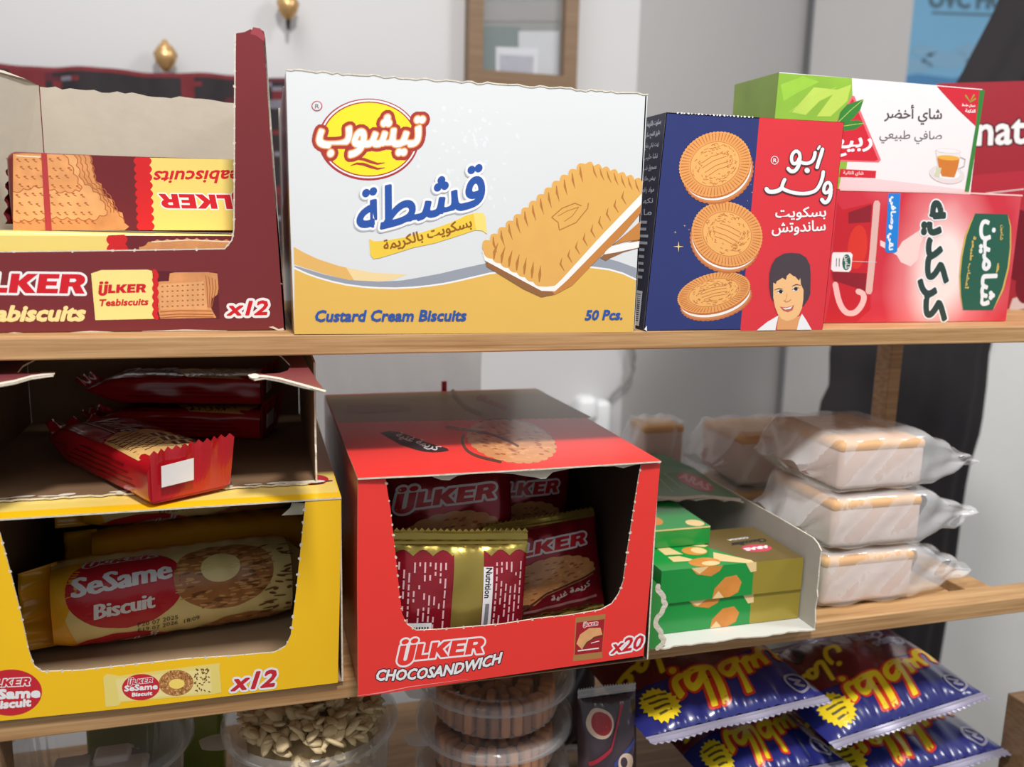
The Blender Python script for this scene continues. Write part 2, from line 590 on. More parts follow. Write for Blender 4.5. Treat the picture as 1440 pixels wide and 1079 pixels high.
    def nubs(s, pts, step, size, m, seed=3):
        """pale torn paper bits along a perforated cut"""
        rnd = random.Random(seed)
        s.begin()
        for (ax, ay), (bx, by) in zip(pts, pts[1:]):
            L = math.hypot(bx-ax, by-ay); k = max(1, int(L/step))
            for i in range(k):
                t = (i+.5+rnd.uniform(-.15, .15))/k
                x, y = ax+(bx-ax)*t, ay+(by-ay)*t
                w = size*rnd.uniform(.6, 1.2)
                s.ell(x, y, w, w*.7, m, rot=rnd.uniform(0, 180), n=6, lay=False)
        s.end()
# ------------------------------------------------------------------ materials shared by many things
WOOD = wood('shelf_wood', (150, 108, 66), (206, 166, 118), 0.5)
WOODF = wood('frame_wood', (104, 80, 56), (140, 110, 80), 0.5)
WALL = M('wall_paint', (205, 204, 205), 0.9, spec=0.2, var=0.03, vscale=3, bump=0.05, bscale=250)
WALL2 = M('wall_panel_grey', (188, 185, 184), 0.7, spec=0.3, var=0.03, vscale=3)
GREYBOARD = M('grey_board', (186, 177, 162), 0.9, spec=0.2, var=0.06, vscale=60, bump=0.15, bscale=90)
KRAFT = M('brown_board', (165, 138, 108), 0.9, spec=0.2, var=0.08, vscale=50, bump=0.15, bscale=120)
TORN = M('torn_paper', (214, 206, 190), 0.95, spec=0.1, var=0.1, vscale=200, bump=0.4, bscale=300)
WHITE = M('white_ink', (236, 236, 238), 0.4, var=0)
BLACK = M('black_ink', (38, 36, 40), 0.4, var=0)
REDL = M('logo_red', (205, 28, 42), 0.35, var=0)

# ------------------------------------------------------------------ room
FLOORZ = -1.25
m = MB(); m.face([(-3, -3, FLOORZ), (4, -3, FLOORZ), (4, 3, FLOORZ), (-3, 3, FLOORZ)], M('floor_tile', (150, 145, 138), 0.5))
struct(m.build('floor'))
WY = 1.25
m = MB(); m.box(-2.6, 0.835, WY, WY+.1, FLOORZ, 1.7, WALL); struct(m.build('wall_back'))
m = MB()
a, b = V((0.835, WY, 0)), V((1.62, 1.75, 0))
n = V((.54, -.84, 0)).normalized()
m.face([(a.x, a.y, FLOORZ), (b.x, b.y, FLOORZ), (b.x, b.y, 1.7), (a.x, a.y, 1.7)], WALL2)
struct(m.build('wall_recess'))
# a white cabinet side with a rounded edge, right of the recess
m = MB()
prof = [(1.585, 1.71)] + [(1.60+.0*k, 1.70-.0*k) for k in ()] 
pts = [(1.62, 1.75), (1.60, 1.62)] 
pp = [(1.66, 1.745), (1.665, 1.70)]
pL = PX(1147, 0, (1, 1.70)); pR = PX(1282, 0, (1, 1.55))
ring = [(pL.x, 1.70)] + [(pL.x+(pR.x-pL.x)*t, 1.70-.15*t) for t in (.3, .6, .85)] + [(pR.x+.004, 1.545), (pR.x+.012, 1.56), (pR.x+.014, 1.60), (pR.x+.014, 1.8)]
for (x0, y0), (x1, y1) in zip(ring, ring[1:]):
    m.face([(x0, y0, FLOORZ), (x1, y1, FLOORZ), (x1, y1, 1.7), (x0, y0, 1.7)], M('panel_white', (184, 181, 180), 0.55, var=0.02), True)
struct(m.build('wall_panel'))
m = MB(); m.box(1.4, 4.0, 2.05, 2.1, FLOORZ, 1.7, WALL); struct(m.build('wall_right'))

# white partition right of the black garment, under the shelf line
m = MB()
pa = PX(1392, 700, (1, .84))
m.box(pa.x-.16, pa.x+1.3, .84, .90, FLOORZ, PX(1400, 330, (1, .84)).z, M('partition_white', (226, 226, 224), 0.6, var=0.02))
struct(m.build('wall_partition'))

# blue poster on the far right wall
p = lambda x, y: PX(x, y, (1, 1.98))
po = thing('wall_poster', 'pale blue poster with grey capitals on the wall at the upper right', 'poster', p(1340, 130))
m = MB()
P = lambda x, y: p(x, y)
m.slab([p(1240, 125), p(1475, 132), p(1490, -60), p(1262, -60)], V((0, -1, 0)), .004, M('poster_blue', (140, 200, 238), 0.35, var=0.06, vscale=6))
pr = Pr.on(m, (1, 1.98), 0.0004)
pr.poly([(1240, 112), (1290, 104), (1340, 110), (1400, 98), (1475, 104), (1475, 130), (1240, 124)], M('poster_deep_blue', (96, 156, 208), 0.4, var=.1, vscale=12))
for k, (x, y, rx, ry) in enumerate([(1285, 92, 26, 10), (1330, 84, 34, 12), (1385, 90, 30, 12), (1300, 72, 18, 8), (1365, 70, 20, 8)]):
    pr.ell(x, y, rx, ry, M('poster_cloud', (150, 196, 228), 0.4, var=.08, vscale=10), lay=(k == 0))
pr.text('OVC PR', (1306, 10), (1402, 12), (1308, -14), M('poster_grey', (96, 122, 138), 0.5, var=0), bold=3)
pr.line([(1310, 18), (1398, 21)], 3, M('poster_grey', (96, 122, 138)), disc=0)
m.build('poster_sheet', po)

# framed notice
p = lambda x, y: PX(x, y, (1, 1.215))
fr = thing('picture_frame', 'brown wooden picture frame with a white notice hung on the back wall', 'picture frame', p(735, 60))
m = MB()
x0, x1 = p(659, 0).x, p(813, 0).x
z0, z1 = p(735, 124).z, p(735, -130).z
bw = .031
for a in ((x0, x0+bw, z0, z1), (x1-bw, x1, z0, z1), (x0+bw, x1-bw, z0, z0+bw), (x0+bw, x1-bw, z1-bw, z1)):
    m.box(a[0], a[1], 1.205, 1.248, a[2], a[3], WOODF)
m.build('frame_moulding', fr)
m = MB()
m.box(x0+bw-.004, x1-bw+.004, 1.232, 1.246, z0+bw-.004, z1-bw+.004, M('notice_backing', (118, 120, 118), 0.6))
pr = Pr.on(m, (1, 1.232), 0.0006)
pr.poly([(678, 36), (732, 38), (732, 110), (678, 110)], M('notice_green', (66, 92, 88), 0.5))
pr.poly([(729, 44), (786, 44), (784, 110), (729, 110)], M('notice_pale', (188, 190, 194), 0.5))
pr.poly([(697, 66), (757, 68), (755, 108), (697, 106)], M('notice_white', (206, 207, 212), 0.5))
pr.poly([(702, 77), (750, 79), (749, 104), (702, 102)], M('notice_grey', (160, 160, 172), 0.5, var=.2, vscale=90))
pr.poly([(678, 2), (790, 2), (790, 30), (678, 30)], M('notice_band', (128, 124, 120), 0.5))
m.build('notice', fr)
m = MB()
m.box(x0+bw-.002, x1-bw+.002, 1.226, 1.2275, z0+bw-.002, z1-bw+.002, film('frame_glass', (230, 232, 235), 0.93, 0.05, 0.0))
m.build('glass', fr)

# embroidered dark textile along the back wall, seen above the cartons
m = MB()
TX = [M('textile_black', (44, 38, 42), .9, var=.2, vscale=40, bump=.3), M('textile_red', (112, 38, 44), .9, var=.25, vscale=50, bump=.3), M('textile_grey', (120, 116, 128), .9, var=.3, vscale=60), M('textile_maroon', (84, 34, 44), .9, var=.2, vscale=50)]
def tf(u, v):
    x = -.62+1.16*u; z = .30-.42*v
    zt = .0
    q = PX(0, 92, (1, 1.2)).z+(PX(395, 104, (1, 1.2)).z-PX(0, 92, (1, 1.2)).z)*((x+.62)/1.16)
    return V((x, 1.20+.010*math.sin(u*40+v*2)+.004*math.sin(u*97), q-.34*v+.0015*math.sin(u*30)))
rndt = random.Random(4)
pat = [[rndt.choice([0, 0, 0, 1, 3, 2]) for _ in range(60)] for _ in range(24)]
m.grid(tf, 180, 40, TX[0], True, mf=lambda u, v: TX[0 if .245 < u < .40 else 1 if (.14 < u < .19 or .40 < u < .425) else pat[int(v*24)][int(u*60)]] if v > .02 else TX[1 if u < .5 else 3])
o = m.build('embroidered_textile', None, (0, 1.2, .25))
sol = o.modifiers.new('cloth', 'SOLIDIFY'); sol.thickness = .006
tag(o, 'dark embroidered textile with red pattern hung along the back wall', 'textile')

# little gilt ornaments on the wall
GILT = M('gilt', (206, 166, 112), .3, metal=.55, var=.1)
def ornament(px, py, label):
    c = PX(px, py, (1, 1.2))
    t = thing('wall_ornament', label, 'ornament', c, 'gilt ornaments on the back wall')
    m = MB()
    m.lathe([(.0, .032), (.004, .031), (.006, .026), (.014, .018), (.021, .004), (.019, -.010), (.010, -.022), (.004, -.028), (0, -.029)], (c.x, c.y+.01, c.z), GILT, 20,
            wob=lambda r, a, z: r*(1+.12*math.sin(6*a+z*200)))
    m.build('bud', t)
    m = MB(); m.tube([(c.x, c.y+.012, c.z), (c.x, 1.252, c.z)], .004, GILT, 8); m.build('pin', t)
    return t, c
ornament(232, 78, 'gilt wall ornament just above the dark textile behind the maroon carton')
t2, c = ornament(405, 6, 'gilt wall ornament with dark tip at the top edge of the wall')
m = MB(); m.tube([(c.x, c.y+.01, c.z-.028), (c.x, c.y+.01, c.z-.046)], [.005, .003], M('dark_tip', (70, 66, 64), .5), 8); m.build('tip', t2)

# black garment hanging at the right
def garment():
    L = [(-60, 1418), (0, 1405), (40, 1385), (85, 1361), (110, 1350), (200, 1280), (330, 1200), (490, 1166), (540, 1166), (575, 1149), (605, 1152), (700, 1150), (800, 1150), (900, 1140), (1079, 1130), (1500, 1110)]
    Rr = [(-60, 1620), (0, 1610), (110, 1560), (330, 1440), (490, 1391), (540, 1387), (600, 1380), (660, 1361), (720, 1352), (800, 1342), (880, 1330), (930, 1322), (1079, 1300), (1500, 1250)]
    def at(T, y):
        for (a, xa), (b, xb) in zip(T, T[1:]):
            if y <= b: return xa+(xb-xa)*(y-a)/(b-a)
        return T[-1][1]
    pl = (1, .72)
    ys = [-60+k*26 for k in range(60)]
    zt, zb = PX(1400, -60, pl).z, -1.2
    def fn(side):
        def g(u, v):
            y = -60+1560*v
            xl, xr = PX(at(L, y), y, pl), PX(at(Rr, y), y, pl)
            q = xl.lerp(xr, u)
            fold = .007*math.sin(u*15+v*3)+.004*math.sin(u*34+v*9)+.012*math.sin(v*7+u*2)
            edge = (1-(2*u-1)**4)
            return V((q.x, q.y+(side*(.045*edge))+fold*edge, q.z))
        return g
    m = MB()
    BK = M('black_cloth', (40, 37, 40), .85, spec=.25, var=.15, vscale=15, bump=.2, bscale=40)
    m.grid(fn(-1), 60, 70, BK); m.grid(fn(1), 60, 70, BK)
    o = m.build('hanging_garment', None, PX(1300, 500, pl))
    tag(o, 'long black garment hanging behind the right end of the shelves', 'garment')
garment()

# wall socket with white plug and grey cable, under the upper shelf
p = lambda x, y: PX(x, y, (1, 1.24))
sk = thing('power_adapter', 'white power adapter with grey cable plugged in behind the red carton', 'adapter', p(832, 580))
m = MB()
WP = M('white_plastic', (236, 238, 240), .35, var=.02)
q = p(834, 585)
m.rbox(q.x-.052, q.x+.030, 1.19, 1.248, q.z-.05, q.z+.045, .015, WP)
m.build('plug_body', sk)
m = MB()
m.rbox(q.x-.066, q.x-.012, 1.165, 1.225, q.z+.0, q.z+.062, .02, WP)
m.build('adapter_head', sk)
m = MB()
pts = [(856, 566), (862, 556), (874, 545), (885, 532), (891, 518), (892, 503), (890, 488), (886, 470), (880, 440), (874, 400)]
m.tube([PX(x, y, (1, 1.22)) for x, y in pts], .0042, M('grey_cable', (128, 128, 122), .5), 10)
m.build('cable', sk)

# ------------------------------------------------------------------ shelf unit
LZ, BZ = -.298, -.540
su = thing('shelf_unit', 'open wooden shelf unit with three boards carrying biscuit and tea cartons', 'shelf', (0.25, .15, FLOORZ))
def board(name, x0, x1, y0, y1, z0, z1):
    m = MB(); m.box(x0, x1, y0, y1, z0, z1, WOOD); return bevel(m.build(name, su), .0012)
board('shelf_board', -.50, 1.03, 0, .30, -.0165, 0)
board('front_rail', -.46, .98, 0, .034, LZ-.0175, LZ)
board('shelf_board', -.46, .70, .034, .335, LZ-.0165, LZ)
m = MB(); m.box(.722, .757, .034, .335, LZ-.0175, LZ, WOOD); bevel(m.build('side_rail', su), .0012)
board('back_rail', -.46, .722, .335, .36, LZ-.0175, LZ)
board('shelf_board', -.46, .775, .012, .36, BZ-.018, BZ)
for x in (-.50, .745):
    m = MB(); m.box(x, x+.0175, .2155, .243, FLOORZ, -.0165, WOOD); bevel(m.build('post', su), .0012)
for px, dx in ((7, -.03), (1429, 0)):
    q = PX(px, 1060, (1, .012))
    m = MB(); m.box(q.x+dx, q.x+dx+.03, .0, .034, FLOORZ, LZ-.0175 if dx else BZ+.105, WOODF); bevel(m.build('leg', su), .0012)
# ================================================================== upper shelf
# ---------------------------------------------------------------- maroon tea biscuit tray
MAR = M('carton_maroon', (118, 42, 46), .32, var=.04, vscale=20, bump=.03, bscale=25, coat=.2)
MAR2 = M('wrap_maroon', (110, 34, 40), .2, var=.05, coat=.5)
YEL = M('wrap_yellow', (236, 212, 120), .22, var=.03, coat=.4)
CREAM = M('cream_ink', (244, 222, 150), .35, var=0)
PALEY = M('pale_yellow_ink', (240, 224, 140), .35, var=.02)
BISC = M('biscuit_print', (214, 148, 94), .25, var=.34, vscale=80, coat=.4)
BISC2 = M('biscuit_print_pale', (228, 168, 112), .25, var=.30, vscale=80, coat=.4)
BISD = M('biscuit_print_dark', (170, 98, 56), .25, var=.12, vscale=120, coat=.4)
REDS = M('strip_red', (208, 34, 38), .25, var=.03, coat=.4)
pl = (1, .030)
tb = thing('biscuit_carton', 'cut-open maroon tea biscuit carton with a tall torn right edge', 'carton', (-.13, .11, 0))
m = MB()
outer = [(-118, 477), (402, 463.5), (398, 400), (390, 300), (382, 180), (373, 52)]
top = [(371, 44), (366, 41), (360, 44), (352, 41), (344, 45), (331, 47)]
inn = [(330, 60), (330, 150), (329, 240), (329, 322), (326, 338), (316, 350)]
low = [(250, 352), (120, 353), (-70, 355)]
left = [(-74, 200), (-80, 45), (-128, 42)]
pts = outer+top+inn+low+left
m.slab([PX(x, y, pl) for x, y in pts], V((0, -1, 0)), .0014, MAR, GREYBOARD, TORN, zmin=.0004)
pr = Pr.on(m, pl)
pr.nubs([(330, 60), (329, 322), (326, 338), (316, 350), (120, 353), (-20, 354)], 26, 2.4, TORN)
pr.line([(331, 47), (330, 150), (329, 322), (326, 338), (316, 350), (120, 353), (-60, 355)], 1.6, TORN)
pr.poly([(352, 48), (356, 38), (366, 40), (373, 52), (371, 58), (360, 50)], M('crumpled_maroon', (150, 60, 70), .4))
zA = Z(0, 180, 3.371)
pr.logo(zA([(-172, 780)])[0], zA([(402, 786)])[0], zA([(-158, 688)])[0], REDL, out=(WHITE, 6.5))
pr.text('Teabiscuits', zA([(-157, 915)])[0], zA([(393, 912)])[0], zA([(-136, 842)])[0], CREAM, bold=3.2)
pr.poly(zA([(432, 690), (480, 674), (700, 672), (722, 678), (738, 905), (452, 911)]), PALEY)
pr.poly(zA([(722, 678), (1030, 684), (1042, 905), (738, 905)]), M('carton_maroon_deep', (96, 32, 40), .3))
scal = [(738, 690)]
bt = [(745+12*math.sin(k*PI)*0+(6 if k % 2 else 0), 720+k*18) for k in range(11)]
pr.poly(zA([(740, 735), (760, 728), (800, 726), (805, 690), (830, 685), (985, 684), (1030, 690), (1036, 760), (1030, 790), (1005, 808), (1000, 850), (1008, 870), (1026, 900), (760, 905), (752, 870), (745, 800)]), BISC)
pr.poly(zA([(745, 742), (965, 728), (985, 860), (760, 862)]), BISC2)
pr.begin()
for k in range(9):
    for j in range(5):
        pr.ell(*zA([(770+k*24, 752+j*24-k*1.2)])[0], 1.6, 1.1, BISD, n=8, lay=False)
pr.end()
for s in (0, 1, 2, 3):
    pr.line(zA([(975+s*15, 700+s*6), (982+s*14, 760), (985+s*6, 850)]), 1.1, BISD)
for yv in (868, 884, 896):
    pr.line(zA([(760, yv+4), (850, yv-2), (1010, yv)]), 1.1, BISD)
pr.line([zA([(732+((k % 2)*10), 680+k*20)])[0] for k in range(12)], 7.0, REDS)
pr.logo(zA([(466, 784)])[0], zA([(692, 779)])[0], zA([(470, 744)])[0], REDL)
pr.text('Teabiscuits', zA([(468, 844)])[0], zA([(700, 838)])[0], zA([(474, 812)])[0], REDL, bold=.9)
pr.text('x12', zA([(1078, 888)])[0], zA([(1262, 884)])[0], zA([(1096, 820)])[0], REDL, bold=2.2, out=(WHITE, 9.5))
for (xa, xb, yv) in ((0, 40, 470), (95, 160, 468), (200, 320, 466)):
    pr.line([(xa, yv), ((xa+xb)/2, yv-1.6), (xb, yv-1)], [.4, 2.2, .4], TORN, disc=0)
pr.poly([(378, 460), (384, 459), (392, 463), (398, 461), (400, 464), (394, 466), (386, 463)], TORN)
m.build('front_panel', tb)
# right side, back, slanted left side and base
m = MB()
fr0, fr1 = PX(402, 463.5, pl), PX(373, 50, pl)
b0, b1 = V((fr0.x-.004, .20, 0.0008)), V((fr1.x-.006, .20, .197))
m.slab([fr0+V((0, 0, 0)), V((b0.x, b0.y, .0008)), b1, V((fr1.x-.001, .06, .212)), fr1], V((1, 0, 0)), .0014, MAR, GREYBOARD, TORN)
m.build('side_panel', tb)
m = MB()
tp = jag((56, 122), (338, 144), 26, 2.2, 3)+[(338, 144)]
bp3 = [PX(x, y, (1, .20)) for x, y in tp]
m.slab(bp3+[V((b0.x, .20, .001)), V((bp3[0].x, .20, .001))], V((0, -1, 0)), .0014, GREYBOARD, MAR, TORN)
m.build('back_panel', tb)
m = MB()
xl = bp3[0].x
fl = PX(-112, 60, pl).x
tops = [V((xl-.0008, .20, bp3[0].z+.001)), V((xl-.006, .18, bp3[0].z+.003)), V((xl-.018, .158, bp3[0].z+.006)), V((xl-.032, .13, bp3[0].z+.006)), V((xl-.044, .09, bp3[0].z+.004)), V((fl+.004, .0325, bp3[0].z+.008))]
m.slab(tops+[V((fl+.004, .0325, .001)), V((xl-.032, .13, .001)), V((xl-.0008, .20, .001))], V((1, -.3, 0)), .0014, GREYBOARD, MAR, TORN)
m.build('side_panel', tb)
m = MB()
m.slab([V((fl, .032, .0016)), V((fr0.x-.001, .032, .0016)), V((b0.x-.001, .199, .0016)), V((xl, .199, .0016))], V((0, 0, 1)), .0012, GREYBOARD)
m.build('base_panel', tb)

# tea biscuit packets
def scallop_edge(pts, n, amp):
    """replace a polyline by bumps"""
    out = []
    L = [0]
    for a, b in zip(pts, pts[1:]): L.append(L[-1]+math.dist(a, b))
    def at(s):
        for i in range(len(pts)-1):
            if s <= L[i+1]+1e-9:
                t = (s-L[i])/(L[i+1]-L[i]); a, b = pts[i], pts[i+1]
                d = math.dist(a, b); nx, ny = (b[1]-a[1])/d, -(b[0]-a[0])/d
                return a[0]+(b[0]-a[0])*t, a[1]+(b[1]-a[1])*t, nx, ny
        return (*pts[-1], 0, 0)
    for k in range(n*6+1):
        x, y, nx, ny = at(L[-1]*min(1, k/(n*6)))
        h = amp*abs(math.sin(PI*k/6))
        out.append((x+nx*h, y+ny*h))
    return out

pA = (1, .078)
ta = thing('biscuit_packet', 'upside-down tea biscuit packet standing behind the low front of the maroon carton', 'packet', (-.11, .10, .076), 'packets inside the maroon tray')
m = MB()
c0, c1 = PX(14, 326, pA), PX(14, 212, pA)
X0, X1 = c0.x, -.022
m.rbox(X0, X1, .078, .134, .0765, c1.z, .008, MAR2, n=5)
pr = Pr(m, lambda x, y, h: PX(x, y, (1, .0778))+V((0, -h, 0)))
Y1 = 485
face = zA([(62, 118), (1120, 150), (1126, Y1), (62, Y1)])
pr.poly(face, MAR2)
b3 = [(320, 128), (425, 130), (440, 190), (450, 250), (480, 265), (490, 320), (530, 340), (545, 390), (580, 402), (590, 450), (612, 468), (590, Y1)]
pr.poly(zA(b3[1:]+[(62, Y1), (62, 122), (110, 120)]), BISC)
pr.poly(zA(scallop_edge([(350, 128), (378, 250), (440, 300), (470, 330), (505, 400), (440, 430), (250, 420), (62, 440)], 15, 12)+[(62, 128)]), BISC2)
pr.line(zA(scallop_edge([(350, 128), (378, 250), (440, 300), (470, 330), (505, 400), (440, 430), (250, 420), (62, 440)], 15, 12)), 1.3, BISD)
pr.poly(zA(scallop_edge([(300, 128), (330, 180), (380, 290), (300, 300), (180, 270), (62, 300)], 10, 12)+[(62, 128)]), M('biscuit_print_warm', (222, 156, 100), .25, var=.32, vscale=90, coat=.4))
pr.line(zA(scallop_edge([(300, 128), (330, 180), (380, 290), (300, 300), (180, 270), (62, 300)], 10, 12)), 1.2, BISD)
pr.line(zA(scallop_edge([(425, 130), (450, 250), (490, 320), (545, 390), (590, 450)], 9, 8)), 1.2, BISD)
pr.begin()
rr = random.Random(5)
for k in range(88):
    x, y = 82+(k % 11)*38+(k//11 % 2)*16+rr.uniform(-4, 4), 146+(k//11)*42+rr.uniform(-5, 5)
    if x > 300+(y-130)*.5: continue
    pr.ell(*zA([(x, y)])[0], 2.1, 1.3, BISD, n=8, lay=False)
    pr.ell(*zA([(x+9, y+9)])[0], 2.6, .8, BISD, rot=20, n=8, lay=False)
pr.end()
for dx in (16, 34, 54):
    pr.line(zA(scallop_edge([(352+dx*1.3, 130), (384+dx*1.15, 250), (446+dx, 305), (478+dx*.9, 335), (512+dx*.8, 400)], 9, 7)), 1.2, BISD)
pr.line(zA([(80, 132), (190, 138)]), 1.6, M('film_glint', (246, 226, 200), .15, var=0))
pr.poly(zA([(195, 118), (222, 119), (246, Y1), (215, Y1)]), M('tear_strip', (176, 58, 62), .2, coat=.5))
strip = [(632+ (8 if k % 2 else 0)+k*.8, 136+k*35) for k in range(11)]
pr.poly(zA([(668, 140), (1120, 150), (1126, Y1), (690, Y1)]), YEL)
pr.poly(zA(scallop_edge([(706, 138), (722, Y1)], 9, 12)[::1]+scallop_edge([(660, Y1), (644, 138)], 9, 12)), REDS)
pr.text('Teabiscuits', zA([(1206, 200)])[0], zA([(736, 206)])[0], zA([(1190, 262)])[0], REDL, bold=1.3)
pr.logo(zA([(1176, 318)])[0], zA([(750, 312)])[0], zA([(1190, 386)])[0], REDL, out=(WHITE, 3.6))
m.build('wrapper', ta)
m = MB()
for k in range(1):
    m.grid(lambda u, v: V((X0-.004+.006*v+.0015*math.sin(u*30), .082+.048*v*.5+.024*u, .080+(c1.z-.084)*u)), 20, 3, MAR2)
m.build('end_fold', ta)

pB = (1, .040)
tb2 = thing('biscuit_packet', 'yellow-fronted tea biscuit packet lying just behind the front cut of the maroon carton', 'packet', (-.12, .08, .002), 'packets inside the maroon tray')
m = MB()
q0, q1 = PX(0, 353, pB), PX(0, 326, pB)
m.rbox(-.225, -.022, .040, .134, .0030, .0755, .008, YEL, n=5)
pr = Pr(m, lambda x, y, h: PX(x, y, (1, .0398))+V((0, -h, 0)))
pr.poly([(-30, 331), (335, 333), (337, 366), (-30, 366)], YEL)
pr.poly(zA([(590, 510), (1120, 512), (1125, 630), (600, 640)]), MAR2)
pr.poly(zA(scallop_edge([(1120, 530), (900, 520), (720, 530), (650, 570), (690, 640)], 12, 8)[::-1]+[(1125, 640)]), BISC)
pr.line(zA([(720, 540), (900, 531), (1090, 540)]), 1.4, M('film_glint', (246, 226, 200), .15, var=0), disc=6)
pr.poly(zA(scallop_edge([(590, 505), (600, 640)], 3, 12)+scallop_edge([(520, 640), (515, 508)], 3, 12)), REDS)
m.build('wrapper', tb2)

# ---------------------------------------------------------------- white custard cream carton
WC = M('carton_white', (217, 220, 223), .30, var=.015, vscale=12, bump=.05, bscale=18, coat=.25)
MUS = M('mustard_ink', (226, 182, 90), .33, var=.02, coat=.2)
MUSL = M('mustard_pale_ink', (236, 210, 158), .33, var=.02)
ORA = M('crescent_ink', (224, 178, 102), .33, var=.03)
GRB = M('grey_band_ink', (150, 156, 168), .33, var=.02)
BLU = M('blue_ink', (44, 84, 164), .33, var=0)
DRD = M('brick_red_ink', (168, 58, 52), .33, var=0)
YLO = M('bright_yellow_ink', (242, 222, 48), .33, var=.02)
pl = (1, 0.0)
z3 = Z(370, 60, 2.57)
cc = thing('biscuit_carton', 'large white and mustard custard cream carton printed with a cream-filled biscuit', 'carton', (.145, .12, 0))
m = MB()
tl = jag((402, 97), (911, 132), 70, 1.8, 8)+[(911, 132)]
tl[0] = (402, 97)
m.slab([PX(x, y, pl) for x, y in tl+[(902, 290), (892, 468), (640, 470), (414, 471), (407, 280)]], V((0, -1, 0)), .0012, WC, GREYBOARD, TORN, zmin=.0004)
pr = Pr.on(m, pl)
SCUF = M('scuffed_board', (221, 226, 230), .55, var=0)
rs = random.Random(12)
pr.begin()
for k in range(70):
    x, y = rs.gauss(660, 28), rs.uniform(150, 300)
    pr.ell(x, y, rs.uniform(1, 5), rs.uniform(.6, 3), SCUF, rot=rs.uniform(0, 90), n=7, lay=False)
pr.end()
curve = [(113, 815), (160, 836), (200, 850), (250, 864), (300, 875), (360, 883), (420, 887), (480, 888), (540, 885), (600, 879), (650, 872), (700, 862), (760, 848), (820, 834)]
cr = [(820, 834), (1000, 812), (1100, 808), (1180, 811), (1250, 820), (1300, 834), (1347, 856)]
pr.poly(z3([(110, 738), (150, 760), (200, 783), (270, 806), (330, 820), (400, 832), (470, 838), (440, 862), (380, 866), (300, 856), (220, 836), (112, 802)]), ORA)
pr.poly(z3([(300, 813), (400, 832), (520, 838), (470, 858), (400, 866), (330, 862)]), MUSL)
pr.poly(z3([(114, 806), (220, 838), (310, 858), (420, 864), (500, 860), (560, 850), (640, 835), (720, 816), (840, 790), (1000, 780), (1200, 770), (1280, 790), (1349, 815), (1347, 858)]+cr[::-1][1:]+curve[::-1][1:]), GRB)
pr.poly(z3(curve+cr[1:]+[(1338, 1046), (640, 1052), (113, 1054)]), MUS)
pr.line(z3(curve+cr[1:]), 2.4, WHITE)
# the brand mark
z5 = Z(420, 120, 5.14)
pr.ell(*z5([(505, 392)])[0], 365/5.14, 296/5.14, M('crimson_ring_ink', (170, 52, 62), .33, var=0), n=64)
pr.ell(*z5([(507, 388)])[0], 352/5.14, 284/5.14, WHITE, n=64)
pr.ell(*z5([(507, 389)])[0], 341/5.14, 272/5.14, DRD, n=64)
pr.ell(*z5([(508, 389)])[0], 331/5.14, 263/5.14, YLO, n=64)
A, B, H = z5([(112, 515), (852, 512), (172, 222)])
pr.arab('تيشوب', A, B, H, WHITE, bold=4.2, out=[(DRD, 17), (M('tan_ink', (226, 160, 90), .33, var=0), 7.5)])
for dy in (0, 36):
    pr.line(z5([(375, 545+dy), (420, 530+dy), (470, 535+dy), (520, 553+dy), (570, 568+dy), (622, 560+dy)]), [.8, 3, 4.2, 4.2, 3, .8], DRD)
pr.ell(*z5([(132, 150)])[0], 7.6, 7.2, M('crimson_ring_ink', (170, 52, 62)), n=24)
pr.ell(*z5([(132, 150)])[0], 6.3, 5.9, WC, n=24)
pr.text('R', z5([(118, 168)])[0], z5([(148, 168)])[0], z5([(120, 134)])[0], M('small_print_grey', (110, 96, 100)), bold=.3)
A, B, H = z5([(425, 1075), (1335, 862), (432, 772)])
SHD = M('soft_grey_ink', (176, 180, 190), .4, var=0)
pr.arab('قشطة', (A[0]-1.5, A[1]+2), (B[0]-1.5, B[1]+2), (H[0]-1.5, H[1]+2), SHD, bold=10.5)
pr.arab('قشطة', A, B, H, BLU, bold=4.0, out=(WHITE, 10.5))
GOLDI = M('gold_ribbon_ink', (234, 200, 70), .33, var=.06, vscale=40)
pr.poly(z3([(384, 708), (400, 718), (440, 716), (520, 702), (600, 678), (680, 650), (735, 624), (765, 616), (795, 616), (803, 630), (809, 692), (792, 680), (765, 678), (700, 700), (620, 725), (540, 742), (470, 764), (420, 779), (398, 782), (387, 765)]), GOLDI)
pr.poly(z3([(760, 618), (795, 616), (803, 630), (809, 692), (792, 680), (770, 678)]), M('gold_ribbon_light', (240, 216, 120), .33))
A, B, H = z3([(440, 762), (757, 676), (432, 716)])
pr.arab('بسكويت بالكريمة', A, B, H, M('ribbon_brown', (146, 92, 30), .33, var=0), bold=1.1)
# the printed biscuit
zb = Z(660, 210, 5.535)
BK1 = M('print_biscuit_gold', (224, 172, 92), .33, var=.05, vscale=60)
BK2 = M('print_biscuit_edge', (196, 130, 66), .33, var=.05, vscale=60)
BK3 = M('print_biscuit_brown', (146, 100, 62), .33, var=.05)
BK4 = M('print_biscuit_ridge', (182, 120, 58), .33, var=.03)
CRM = M('print_cream', (240, 238, 236), .33, var=0)
rt = (1342, 300)
pr.poly(zb([(1050, 815), (1320, 690), (1310, 770), (1200, 800), (1100, 845), (1060, 868), (1018, 845)]), BK3)
pr.poly(zb([(1060, 800), (1240, 640), (1330, 560), (1325, 700), (1200, 722), (1110, 750)]), BK2)
pr.poly(zb([(1060, 790), (1110, 752), (1322, 715), (1318, 765), (1130, 805), (1050, 818)]), CRM)
pr.poly(zb([(560, 1095), (665, 1100), (1100, 665), (1338, 420), (1330, 500), (1200, 655), (1050, 805), (930, 925), (800, 1060), (670, 1130), (560, 1150)]), BK2)
pr.poly(zb([(122, 860), (560, 1095), (640, 1100), (660, 1130), (560, 1152), (420, 1088), (132, 912)]), BK3)
